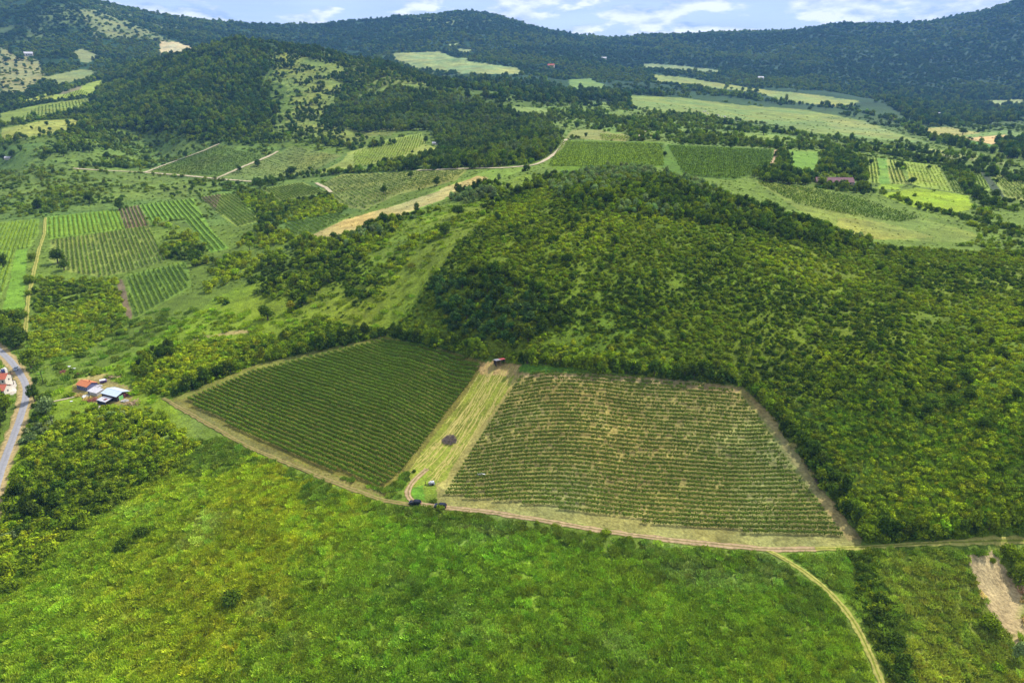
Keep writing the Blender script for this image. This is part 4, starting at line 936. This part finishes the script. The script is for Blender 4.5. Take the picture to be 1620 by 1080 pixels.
planting('bush', '', 'leafy bushes', 'on the scrub edge behind the red roofed shed', "640,532,22,18 665,541,22,18 690,548,24,18 715,555,24,18 740,561,22,18 765,566,20,16 810,571,22,16 840,572,22,16 870,575,22,16 900,578,24,16 930,582,22,16", 'mid', None, 50)
planting('bush', '', 'leafy bushes', 'on the scrub edge above the pale block of vines', "960,586,24,16 990,589,24,16 1020,592,24,16 1050,595,24,16 1080,597,24,17 1110,600,24,17 1140,604,24,17 1170,608,24,18", 'mid', None, 51)
planting('bush', '', 'leafy bushes', 'down the scrub edge beside the pale block of vines', "1195,622,24,18 1213,640,24,19 1232,660,25,20 1250,682,26,20 1268,706,26,21 1284,730,27,22 1302,752,28,22 1318,776,28,23 1335,800,28,23 1352,824,28,24 1368,850,28,24", 'mid', None, 52)
planting('bush', '', 'dense bushes', 'in the thick hedge running down to the picture bottom', "1350,885,26,18 1368,905,28,20 1385,930,30,22 1396,958,32,24 1408,990,32,24 1420,1022,32,25 1432,1056,34,26", 'dark', None, 53)
planting('bush', '', 'leafy bushes', 'on the scrub edge along the grassy track', "1400,855,26,22 1430,854,26,22 1460,853,26,22 1490,852,26,22 1520,850,26,22 1550,849,26,22 1580,848,26,22 1610,847,26,22", 'mid', None, 54)
planting('bush', '', 'leafy bushes', 'along the meadow edge of the lower thicket', "300,712,26,20 275,742,28,20 240,765,28,20 205,788,30,22 165,812,30,22 130,838,30,24 100,858,32,24 70,884,32,26 45,912,34,26 15,938,34,28", 'mid', None, 55)
planting('bush', '', 'tall bushes', 'inside the lower thicket by the road', "40,745,30,24 80,715,28,22 120,690,28,22 170,668,26,20 215,672,26,20 255,690,26,20 60,790,32,26 120,760,30,24 180,735,30,22 30,850,36,30 90,820,34,26", 'dark', None, 56)

# ------------------------------------------------------------------ solid objects: helpers
class MB:
    def __init__(s): s.V = []; s.F = []
    def quad(s, a, b, c, d): n = len(s.V); s.V += [a, b, c, d]; s.F.append((n, n + 1, n + 2, n + 3)); return s
    def poly(s, P_): n = len(s.V); s.V += list(P_); s.F.append(tuple(range(n, n + len(P_)))); return s
    def box(s, x0, x1, y0, y1, z0, z1):
        n = len(s.V); s.V += [(x, y, z) for z in (z0, z1) for x, y in ((x0, y0), (x1, y0), (x1, y1), (x0, y1))]
        s.F += [tuple(n + i for i in f) for f in ((3, 2, 1, 0), (4, 5, 6, 7), (0, 1, 5, 4), (1, 2, 6, 5), (2, 3, 7, 6), (3, 0, 4, 7))]; return s
    def prism(s, prof, y0, y1):     # profile (x, z) extruded along y
        n = len(s.V); k = len(prof); s.V += [(x, y0, z) for x, z in prof] + [(x, y1, z) for x, z in prof]
        for i in range(k): j = (i + 1) % k; s.F.append((n + i, n + j, n + k + j, n + k + i))
        s.F.append(tuple(n + i for i in reversed(range(k)))); s.F.append(tuple(n + k + i for i in range(k))); return s
    def cyl(s, c, r, h, axis='z', seg=14, r2=None):
        n = len(s.V); r2 = r if r2 is None else r2
        for q, rad in ((-.5, r), (.5, r2)):
            for i in range(seg):
                a = 2 * math.pi * i / seg; u, v, w = rad * math.cos(a), rad * math.sin(a), q * h
                s.V.append({'z': (c[0] + u, c[1] + v, c[2] + w), 'y': (c[0] + u, c[1] + w, c[2] + v), 'x': (c[0] + w, c[1] + u, c[2] + v)}[axis])
        for i in range(seg): j = (i + 1) % seg; s.F.append((n + i, n + j, n + seg + j, n + seg + i))
        s.F.append(tuple(n + i for i in reversed(range(seg)))); s.F.append(tuple(n + seg + i for i in range(seg))); return s
    def build(s, name, m, parent=None, bevel=0.0, **k):
        me = bpy.data.meshes.new(name); me.from_pydata([tuple(map(float, v)) for v in s.V], [], s.F)
        import bmesh
        bm = bmesh.new(); bm.from_mesh(me); bmesh.ops.recalc_face_normals(bm, faces=bm.faces)
        if bevel: bmesh.ops.bevel(bm, geom=[e for e in bm.edges], offset=bevel, segments=2, affect='EDGES', profile=.6)
        bm.to_mesh(me); bm.free(); me.materials.append(m); return link(name, me, parent, **k)
def base(name, u, v, rot, label, cat, group=None, sink=.1):
    x, y, z = pt(u, v); e = link(name, None, None, (x, y, z - sink), (0, 0, rot)); e.empty_display_size = .5; tag(e, label, cat, group); return e
M = dict(plaster=mat('plaster', C(222, 214, 198), .9, .12, 1), plaster_y=mat('plaster_ochre', C(206, 186, 146), .9, .12, 1), blue_wall=mat('blue_grey_wall', C(120, 122, 160), .8, .15, 1),
         orange=mat('orange_tiles', C(214, 130, 84), .85, .25, 2.5), redtile=mat('red_tiles', C(192, 104, 78), .85, .3, 2.5), oldtile=mat('old_brown_tiles', C(142, 104, 108), .9, .3, 1.2),
         sheet=mat('pale_metal_sheet', C(206, 220, 236), .45, .08, .6, 0.0, .5), white=mat('white_paint', C(240, 240, 240), .6), grey=mat('weathered_sheet', C(206, 202, 206), .7, .3, 1.5),
         darkwood=mat('dark_wood', C(60, 50, 46), .9, .3, 3), brown=mat('rust_red_boards', C(128, 70, 72), .9, .25, 2), green=mat('green_door_paint', C(140, 224, 120), .6, .1), dark=mat('dark_gap', C(28, 26, 30), .95),
         glass=mat('window_glass', C(40, 48, 60), .1, 0, 1, 0, .6), wood=mat('old_timber', C(176, 150, 112), .95, .3, 3), conc=mat('concrete', C(196, 192, 186), .9, .15, 1.5), navy=mat('navy_panel', C(52, 60, 96), .6, .1),
         oldsheet=mat('old_sheet', C(150, 150, 158), .7, .3, 1.5), red=mat('red_sheet', C(190, 84, 86), .6, .12, 2), purple=mat('purple_tarpaulin', C(120, 92, 150), .6, .2, 3), yellow=mat('yellow_drum', C(226, 180, 60), .6), steel=mat('galvanised', C(150, 152, 158), .4, 0, 1, .6), blue_p=mat('blue_paint', C(70, 100, 190), .6))
def gable(e, L_, Wd, H, roof_h, wall_m, roof_m, over=.35, doors=(), windows=(), wall_name='wall', roof_name='roof', hip=False):
    """house body along local x, ridge along x; doors / windows: (side, position, width, z0, height, material)"""
    a, b = L_ / 2, Wd / 2
    w = MB(); w.box(-a, a, -b, b, -.6, H)
    if not hip:
        for sx in (-a, a): w.poly([(sx, -b, H), (sx, b, H), (sx, 0, H + roof_h * .97)])
    w.build(wall_name, wall_m, e)
    r = MB(); t = .14; o = over
    if hip: rx = a - b * .8; ridge = [(-rx, 0), (rx, 0)]
    else: ridge = [(-a - o, 0), (a + o, 0)]
    eave = H - roof_h * o / b + .04
    for s_ in (-1, 1):
        r.poly([(-a - o, s_ * (b + o), eave), (a + o, s_ * (b + o), eave), (ridge[1][0], 0, H + roof_h + .04), (ridge[0][0], 0, H + roof_h + .04)])
        r.poly([(-a - o, s_ * (b + o), eave + t), (a + o, s_ * (b + o), eave + t), (ridge[1][0], 0, H + roof_h + t), (ridge[0][0], 0, H + roof_h + t)])
        r.quad((-a - o, s_ * (b + o), eave), (a + o, s_ * (b + o), eave), (a + o, s_ * (b + o), eave + t), (-a - o, s_ * (b + o), eave + t))
    for sx in (-1, 1):
        X = ridge[0][0] if sx < 0 else ridge[1][0]
        if hip: r.poly([(sx * (a + o), -b - o, eave + t), (sx * (a + o), b + o, eave + t), (X, 0, H + roof_h + t)])
        else:
            for s_ in (-1, 1): r.quad((sx * (a + o), s_ * (b + o), eave), (sx * (a + o), s_ * (b + o), eave + t), (X, 0, H + roof_h + t), (X, 0, H + roof_h + .04))
    r.build(roof_name, roof_m, e)
    rid = MB().box(ridge[0][0], ridge[1][0], -.12, .12, H + roof_h + t - .04, H + roof_h + t + .08); rid.build('ridge_cap', roof_m, e)
    def opening(nm, side, pos, wd, z0, hh, m, frame=True):
        d = .05
        bx = {'s': (pos - wd / 2, pos + wd / 2, -b - d, -b + .02), 'n': (pos - wd / 2, pos + wd / 2, b - .02, b + d), 'w': (-a - d, -a + .02, pos - wd / 2, pos + wd / 2), 'e': (a - .02, a + d, pos - wd / 2, pos + wd / 2)}[side]
        f = MB().box(*bx, z0, z0 + hh).build(nm, m, e)
        if frame:
            g = .06; x0, x1, y0, y1 = bx
            if side in 'sn': yy = (y0 - .03, y0 + .02) if side == 's' else (y1 - .02, y1 + .03); fr = MB().box(x0 - g, x1 + g, *yy, z0 + hh, z0 + hh + g).box(x0 - g, x0, *yy, z0, z0 + hh).box(x1, x1 + g, *yy, z0, z0 + hh)
            else: xx = (x0 - .03, x0 + .02) if side == 'w' else (x1 - .02, x1 + .03); fr = MB().box(*xx, y0 - g, y1 + g, z0 + hh, z0 + hh + g).box(*xx, y0 - g, y0, z0, z0 + hh).box(*xx, y1, y1 + g, z0, z0 + hh)
            fr.build('frame', M['white'], f)
    for d_ in doors: opening('door', *d_)
    for d_ in windows: opening('window', *d_)
def lean_to(e, x0, x1, y0, y1, h0, h1, wall_m, roof_m, walls='swne', over=.25):
    """mono-pitch shed: roof height h0 at y0, h1 at y1"""
    t = .1; w = MB()
    if 's' in walls: w.quad((x0, y0, -.6), (x1, y0, -.6), (x1, y0, h0), (x0, y0, h0))
    if 'n' in walls: w.quad((x0, y1, -.6), (x1, y1, -.6), (x1, y1, h1), (x0, y1, h1))
    for c, xx in (('w', x0), ('e', x1)):
        if c in walls: w.quad((xx, y0, -.6), (xx, y1, -.6), (xx, y1, h1), (xx, y0, h0))
    w.build('wall', wall_m, e)
    k = (h1 - h0) / (y1 - y0); a, b = y0 - over, y1 + over; za, zb = h0 - k * over + .03, h1 + k * over + .03
    MB().prism([(a, za), (b, zb), (b, zb + t), (a, za + t)], 0, 1)
    r = MB(); n = [(x, y, z) for x in (x0 - over, x1 + over) for y, z in ((a, za), (b, zb), (b, zb + t), (a, za + t))]
    r.V = n; r.F = [(0, 1, 2, 3), (7, 6, 5, 4), (0, 4, 5, 1), (1, 5, 6, 2), (2, 6, 7, 3), (3, 7, 4, 0)]; r.build('roof', roof_m, e)

# --- farmyard
YARD = .82
e = base('farmhouse', 139, 613, R(-24), 'small farmhouse with bright orange tiled roof and blue grey wall', 'house'); e.scale = (YARD,) * 3
gable(e, 9.0, 7.0, 2.9, 1.5, M['blue_wall'], M['orange'], .4, [('s', -2.6, .95, 0, 2.0, M['darkwood'])], [('s', .2, 1.0, .9, 1.1, M['glass']), ('s', 2.6, 1.0, .9, 1.1, M['glass']), ('w', 0, 1.0, .9, 1.1, M['glass'])])
MB().box(1.4, 1.9, .6, 1.1, 3.6, 5.2).build('chimney', M['redtile'], e)
e = base('shed', 152, 622, R(-24), 'low shed roofed with patched pale sheets beside the orange farmhouse', 'shed'); e.scale = (YARD * .95,) * 3
lean_to(e, -4.2, 4.2, -2.4, 2.4, 2.0, 2.8, M['conc'], M['grey']); MB().box(-3.6, -2.6, -2.46, -2.38, 0, 1.8).build('door', M['darkwood'], e)
e = base('barn', 184, 627, R(-24), 'large barn with pale blue metal roof and bright green gable door', 'barn'); e.scale = (YARD,) * 3
gable(e, 12.5, 8.4, 3.0, 1.3, M['darkwood'], M['sheet'], .35, [('e', -1.5, 2.6, 0, 2.5, M['green'])], [('e', 2.2, 1.0, 1.2, 1.0, M['brown'])])
MB().box(6.27, 6.36, .3, 4.1, -.4, 2.9).build('board_panel', M['brown'], e)
e = base('shed', 168, 637, R(-24), 'dark walled shed with mixed pale and rusty roof sheets below the barn', 'shed'); e.scale = (YARD * .95,) * 3
lean_to(e, -4.5, 3.0, -2.3, 2.3, 2.2, 2.8, M['navy'], M['grey'], 'swn'); MB().box(-.6, 1.4, -1, 1, 2.66, 2.74).build('roof_patch', M['brown'], e); MB().box(-3.6, -2.6, -2.36, -2.28, 0, 1.8).build('door', M['dark'], e)
for x_ in (1.2, 2.9): MB().box(x_ - .08, x_ + .08, -2.25, -2.09, -.4, 2.15).build('post', M['wood'], e)
e = base('trailer', 164, 605, R(30), 'small covered trailer with white top and purple side behind the sheds', 'trailer')
MB().box(-1.5, 1.5, -.9, .9, .6, 1.5).build('body', M['purple'], e, .04); MB().box(-1.55, 1.0, -.95, .95, 1.5, 1.75).build('cover', M['white'], e, .05); MB().box(1.5, 2.6, -.06, .06, .55, .68).build('drawbar', M['steel'], e)
for s_ in (-1, 1): MB().cyl((0, s_ * 1.0, .35), .35, .2, 'y').build('wheel', M['dark'], e)
def heap(name, u, v, w, h, hh, m, label, cat, n=60, seed=0, piece=(.8, .12, .12), mix=None):
    """a pile of separate-looking sticks or stones kept as one heap"""
    x, y, z = pt(u, v); k = m_per_px(x, y); W_ = w * k / 2; D_ = W_ * h / w / max(.25, math.sin(math.atan2(CAM_Z - z, y))); r = rr(seed + 300); b = MB()
    for _ in range(n):
        a = r.random() * 6.28; d = math.sqrt(r.random()); px, py = W_ * d * math.cos(a), D_ * d * math.sin(a); pz = hh * (1 - d ** 2) * r.uniform(.2, 1)
        s0, s1, s2 = (p * r.uniform(.6, 1.5) / 2 for p in piece); t = r.random() * 6.28; tl = r.normal(0, .2)
        c, s_ = math.cos(t), math.sin(t); k0 = len(b.V); b.box(-s0, s0, -s1, s1, -s2, s2)
        b.V[k0:] = [(px + c * q[0] - s_ * q[1], py + s_ * q[0] + c * q[1], max(pz + q[2] + q[0] * tl, -.03) + .05) for q in b.V[k0:]]
    o = b.build(name, m, None, loc=(x, y, z)); tag(o, label, cat); return o
M['brush'] = mat('dry_brush', C(112, 98, 88), .95, .4, 2); M['brush2'] = mat('dark_prunings', C(92, 66, 84), .95, .4, 2); M['earth'] = mat('brown_scrap', C(150, 92, 76), .95, .3, 2); M['pale_stone'] = mat('pale_stone', C(236, 226, 206), .9, .15, 2)
heap('brush_pile', 712, 695, 24, 17, .9, M['brush'], 'round pile of grey brown brushwood on the mown strip', 'brush pile', 420, 1, (1.3, .09, .09))
heap('brush_pile', 1299, 761, 18, 10, .6, M['brush2'], 'dark purplish heap of prunings at the scrub edge beside the vines', 'brush pile', 160, 2, (1.1, .08, .08))
heap('scrap_heap', 101, 588, 13, 4, .7, M['earth'], 'reddish brown scrap heap on the grass above the farmhouse', 'scrap heap', 70, 3, (1.0, .3, .2))
heap('plank_pile', 214, 637, 24, 8, .5, M['wood'], 'scattered pile of old planks beside the barn', 'plank pile', 60, 4, (3.0, .2, .08))
heap('plank_pile', 186, 596, 30, 4, .35, M['wood'], 'long stack of pale timber lying behind the farmhouse', 'plank pile', 26, 5, (4.0, .2, .12))
heap('scrap_heap', 147, 632, 18, 7, .6, M['earth'], 'rusty scrap heap in front of the patched shed', 'scrap heap', 90, 6, (.9, .3, .2))
heap('scrap_heap', 153, 612, 14, 5, .8, M['grey'], 'heap of pale sheet scrap between the orange house and the barn', 'scrap heap', 60, 8, (1.4, .9, .08))
heap('scrap_heap', 198, 634, 12, 4, .5, M['conc'], 'grey scrap heap beside the green gable door of the barn', 'scrap heap', 40, 9, (.9, .5, .1))
heap('firewood_pile', 128, 592, 16, 3, .9, M['earth'], 'reddish firewood pile behind the orange roofed farmhouse', 'firewood pile', 60, 10, (.9, .25, .2))
heap('scrap_heap', 136, 627, 10, 4, .5, M['white'], 'small heap of white scraps under the farmhouse wall', 'scrap heap', 30, 11, (.9, .5, .1))
heap('rubble_heap', 157, 645, 16, 5, .4, M['pale_stone'], 'heap of pale rubble below the dark walled shed', 'rubble heap', 60, 7, (.6, .4, .25))
for lab, u, v, w, h in (('white plastic sheet lying on grass above the farmhouse', 108, 580, 2.2, 1.2), ('cream coloured sheet lying beside the reddish scrap heap', 116, 583, 2.2, 1.0), ('white bag lying alone on the farm lawn', 113, 635, 1.2, .9),
                        ('pale plastic sheet at the edge of the wide pale tree', 80, 665, 1.6, 1.0), ('pale slab lying in a bare spot of the vine rows', 762, 750, 3.2, 1.2)):
    x, y, z = pt(u, v); r = rr(int(u)); b = MB(); n = 6
    for i in range(n):
        for j in range(4): b.V.append(((i / (n - 1) - .5) * w, (j / 3 - .5) * h, .06 + .22 * r.random()))
    b.F = [(i * 4 + j, i * 4 + 4 + j, i * 4 + 5 + j, i * 4 + 1 + j) for i in range(n - 1) for j in range(3)]
    o = b.build('ground_sheet', M['white'], None, loc=(x, y, z + .05)); so = o.modifiers.new('thick', 'SOLIDIFY'); so.thickness = .05; tag(o, lab, 'sheet')
# --- shed at the head of the mown strip: open front, one slope red, one slope pale
e = base('open_shed', 790, 575, R(28), 'small open shed with half red half grey roof at the scrub edge', 'shed'); e.scale = (.85,) * 3
lean_to(e, -2.6, 2.6, -1.8, 1.8, 2.9, 2.2, M['darkwood'], M['oldsheet'], 'nwe'); MB().box(.2, 2.9, -2.1, 2.1, 0, .06)
b = MB(); za, zb = 2.9 + .05 + .1, 2.2 - .05 + .1 + .03
b.V = [(0.1, -2.08, za + .06), (2.9, -2.08, za + .06), (2.9, 2.08, zb + .03), (.1, 2.08, zb + .03), (0.1, -2.08, za + .02), (2.9, -2.08, za + .02), (2.9, 2.08, zb - .01), (.1, 2.08, zb - .01)]; b.F = [(0, 1, 2, 3), (7, 6, 5, 4), (0, 4, 5, 1), (1, 5, 6, 2), (2, 6, 7, 3), (3, 7, 4, 0)]; b.build('roof_sheet', M['red'], e)
for x_ in (-2.5, 0, 2.5): MB().box(x_ - .08, x_ + .08, -1.85, -1.69, -.4, 2.85).build('post', M['wood'], e)
# --- houses and yard at the left edge
for u, v, lab in ((-2, 604, 'small orange tiled house behind the pale yard'), (-4, 622, 'orange tiled house in front of the pale yard, nearest the leafy tree')):
    e = base('house', u, v, R(8), lab, 'house'); gable(e, 10.0, 6.4, 2.9, 1.7, M['plaster'], M['redtile'], .45, [('s', 2, .95, 0, 2.0, M['darkwood'])], [('s', -1, 1.0, .9, 1.1, M['glass']), ('s', 3.8, .9, .9, 1.1, M['glass']), ('e', 0, 1.0, .9, 1.1, M['glass'])])
# --- long farm building
e = base('farm_building', 1318, 292, R(-4), 'long low farm building with faded brown tiled roof among trees', 'farm building')
gable(e, 32, 10, 3.0, 3.4, M['plaster_y'], M['oldtile'], .5, [('s', 9, 1.6, 0, 2.2, M['darkwood'])], [('s', x_, 1.2, 1.0, 1.2, M['glass']) for x_ in (-12, -8, -4, 0, 4, 13)])
e = base('annex', 1345, 293, R(-4), 'small blue walled annex at the end of the long farm building', 'outbuilding')
gable(e, 5.5, 4.5, 2.6, .8, M['blue_p'], M['white'], .3, [('s', 1, 1, 0, 2.0, M['white'])], [('s', -1.2, 1, .9, 1, M['glass'])])
# --- far houses
for u, v, sc_, rm, wm, rot, lab in ((1473, 181, 1.8, 'redtile', 'plaster', 20, 'white house with red roof deep in the far valley trees'), (1484, 182, 1.3, 'grey', 'plaster', -30, 'pale house with grey roof beside the far red roofed house'),
        (1413, 191, 1.5, 'redtile', 'plaster', 50, 'lone white house with red roof at the end of the pale pasture'), (297, 200, 1.0, 'orange', 'plaster', -20, 'tiny hut with orange roof in the woods below the cone hill'),
        (13, 252, .8, 'grey', 'plaster', 10, 'small white hut at the edge of the valley scrub'), (46, 89, 2.4, 'grey', 'plaster', 30, 'white building on the dry hillside far away'),
        (872, 107, 2.6, 'redtile', 'plaster_y', -15, 'red roofed farm on the distant wooded slope'), (955, 95, 2.4, 'grey', 'plaster', 10, 'distant pale house high on the wooded slope'), (1203, 126, 2.2, 'grey', 'plaster', 0, 'white farmhouse above the far pasture hedge'),
        (688, 229, .8, 'grey', 'plaster', 15, 'tiny pale hut at the edge of the yellow hillside field')):
    e = base('house', u, v, R(rot), lab, 'house'); e.scale = (sc_,) * 3
    gable(e, 9, 6.5, 3, 2.0, M[wm], M[rm], .4, [('s', -2, 1, 0, 2, M['darkwood'])], [('s', x_, 1.1, .9, 1.2, M['glass']) for x_ in (.3, 2.6)])
# --- line of pale boulders on the far pasture
r = rr(9)
for i in range(14):
    u = 1114 + 50 * (i / 13) + r.normal(0, 1.5); v = 177 + 13 * (i / 13) + r.normal(0, .6); x, y, z = pt(u, v); b = MB(); q = r.uniform(2.0, 4.5); bm_v = 9
    b.cyl((0, 0, .3 * q), q * .6, .6 * q, 'z', 7, q * .35); b.V = [(a + r.normal(0, .1 * q), c + r.normal(0, .1 * q), d) for a, c, d in b.V]
    tag(b.build('boulder', M['pale_stone'], None, .1, loc=(x, y, z)), 'pale boulder, %s from the left of the stone line on the far pasture' % ordinal(i + 1), 'boulder', 'pale boulders on the far pasture')
# --- utility poles
for u, v, lab in ((22, 608, 'dark wooden utility pole by the pale yard and road bend'), (69, 608, 'dark wooden utility pole on the farm lawn beyond the road')):
    e = base('utility_pole', u, v, R(35), lab, 'utility pole'); MB().cyl((0, 0, 3.6), .16, 7.8, 'z', 10, .11).build('pole', M['darkwood'], e)
    MB().box(-.9, .9, -.06, .06, 7.0, 7.14).build('crossarm', M['darkwood'], e)
    for x_ in (-.75, 0, .75): MB().cyl((x_, 0, 7.24), .06, .2).build('insulator', M['white'], e)
# --- equipment by the track bend
e = base('spray_tank', 683, 766, R(15), 'white and grey tank on a low frame on the grass by the track', 'tank', None, .02)
MB().box(-1.1, 1.1, -.7, .7, .25, .4).build('frame', M['steel'], e); MB().cyl((0.2, 0, .95), .55, 1.3, 'x', 16).build('tank', M['white'], e, .03); MB().box(-1.05, -.55, -.4, .4, .4, 1.2).build('pump', M['conc'], e, .03); MB().cyl((.2, 0, 1.53), .18, .12).build('lid', M['navy'], e)
for s_ in (-1, 1): MB().cyl((.2, s_ * .8, .32), .32, .18, 'y').build('wheel', M['dark'], e)
o = MB().cyl((0, 0, .75), .11, 1.7, 'z', 8, .09).box(-.2, .2, -.04, .04, 1.35, 1.5).box(-.35, .35, -.2, .2, 0, .12).build('marker_post', M['darkwood'], None, loc=pt(673, 767)); tag(o, 'short dark post on the grass beside the white tank', 'post')
# --- cars
def car(u, v, rot, paint_c, label, suv=True):
    e = base('parked_car', u, v, rot, label, 'car', 'parked cars', -.02); p = mat('car_paint', paint_c, .25, 0, 1, .2, .5); H = 1.62 if suv else 1.45
    lo = .28 if suv else .2
    prof = [(-2.15, lo + .1), (-2.2, .62), (-2.08, .92), (-1.0, 1.02), (1.95, 1.04), (2.12, .9), (2.18, .6), (2.12, lo + .1), (1.75, lo)] + [(1.35 + .42 * math.cos(a), .34 + .42 * math.sin(a)) for a in np.linspace(-.2, math.pi + .2, 9)] + [(-.9, lo)] + [(-1.35 + .42 * math.cos(a), .34 + .42 * math.sin(a)) for a in np.linspace(-.2, math.pi + .2, 9)] + [(-1.8, lo)]
    MB().prism(prof, -.88, .88).build('body', p, e, .03)
    c = MB(); b0 = [(-1.05, 1.0), (1.98, 1.02)]; t0 = [(-.25, H), (1.55, H - .03)]; wb, wt = .82, .66
    pts_ = [(b0[0][0], wb, b0[0][1]), (b0[1][0], wb, b0[1][1]), (t0[1][0], wt, t0[1][1]), (t0[0][0], wt, t0[0][1])]
    c.V = [(x, -y, z) for x, y, z in pts_] + pts_; c.F = [(0, 1, 2, 3), (7, 6, 5, 4), (3, 2, 6, 7), (0, 4, 5, 1), (0, 3, 7, 4), (1, 5, 6, 2)]; c.build('cabin', p, e, .04)
    def pane(nm, P_): MB().poly(P_).build(nm, M['glass'], e)
    for s_ in (-1, 1):
        f = lambda x, q: (x, s_ * (wb + (wt - wb) * q + .012), 1.02 + (H - 1.02) * q)
        pane('side_window', [f(-.72, .15), f(.38, .15), f(.38, .85), f(-.2, .85)]); pane('side_window', [f(.46, .15), f(1.66, .15), f(1.4, .85), f(.46, .85)])
        MB().box(-2.2, -2.02, s_ * .62 - .18, s_ * .62 + .18, .66, .82).build('headlight', M['white'], e); MB().box(2.06, 2.2, s_ * .66 - .14, s_ * .66 + .14, .7, .95).build('tail_light', M['red'], e)
        MB().box(-.78, -.6, s_ * .95 - .1, s_ * .95 + .1, 1.0, 1.14).build('mirror', p, e, .02)
        for x in (-1.35, 1.35):
            w = MB().cyl((x, s_ * .78, .34), .34, .22, 'y', 20).build('wheel', M['dark'], e, .02); MB().cyl((x, s_ * .895, .34), .2, .02, 'y', 14).build('rim', M['steel'], w)
    g = lambda q, y: (b0[0][0] + (t0[0][0] - b0[0][0]) * q - .012, y, 1.0 + (H - 1.0) * q + .012)
    pane('windscreen', [g(.12, -.72), g(.12, .72), g(.88, .6), g(.88, -.6)])
    g = lambda q, y: (b0[1][0] + (t0[1][0] - b0[1][0]) * q + .012, y, 1.02 + (H - 1.05) * q + .012)
    pane('rear_window', [g(.2, -.68), g(.2, .68), g(.85, .6), g(.85, -.6)])
car(657, 797, R(-6), C(26, 28, 40), 'dark car with red tail lights parked where the dirt track bends')
car(697, 802, R(-7), C(24, 30, 52), 'dark blue car parked on the dirt track half behind round bushes')
car(5, 588, R(-50), C(44, 56, 120), 'blue car parked on the pale yard beside the orange roofed houses', False)
car(25.5, 585, R(118), C(150, 162, 176), 'light grey car on the road in the shade of the broad tree', False)

# ------------------------------------------------------------------ the air
def build_haze():
    x0, x1, y0, y1, z0, z1 = -9500, 9500, -300, 9000, -60, 900
    V = [(x, y, z) for x in (x0, x1) for y in (y0, y1) for z in (z0, z1)]
    F = [(0, 1, 3, 2), (4, 6, 7, 5), (0, 4, 5, 1), (2, 3, 7, 6), (0, 2, 6, 4), (1, 5, 7, 3)]
    m = bpy.data.materials.new('haze'); m.use_nodes = True; N = m.node_tree.nodes; L = m.node_tree.links; N.clear()
    out = N.new('ShaderNodeOutputMaterial'); v = N.new('ShaderNodeVolumePrincipled'); v.inputs['Color'].default_value = (.20, .48, 1.0, 1); v.inputs['Density'].default_value = HAZE; v.inputs['Anisotropy'].default_value = 0.0
    L.new(v.outputs[0], out.inputs['Volume'])
    o = link('haze', mesh_np('haze', V, F, [m])); tag(o, kind='stuff')
build_haze()
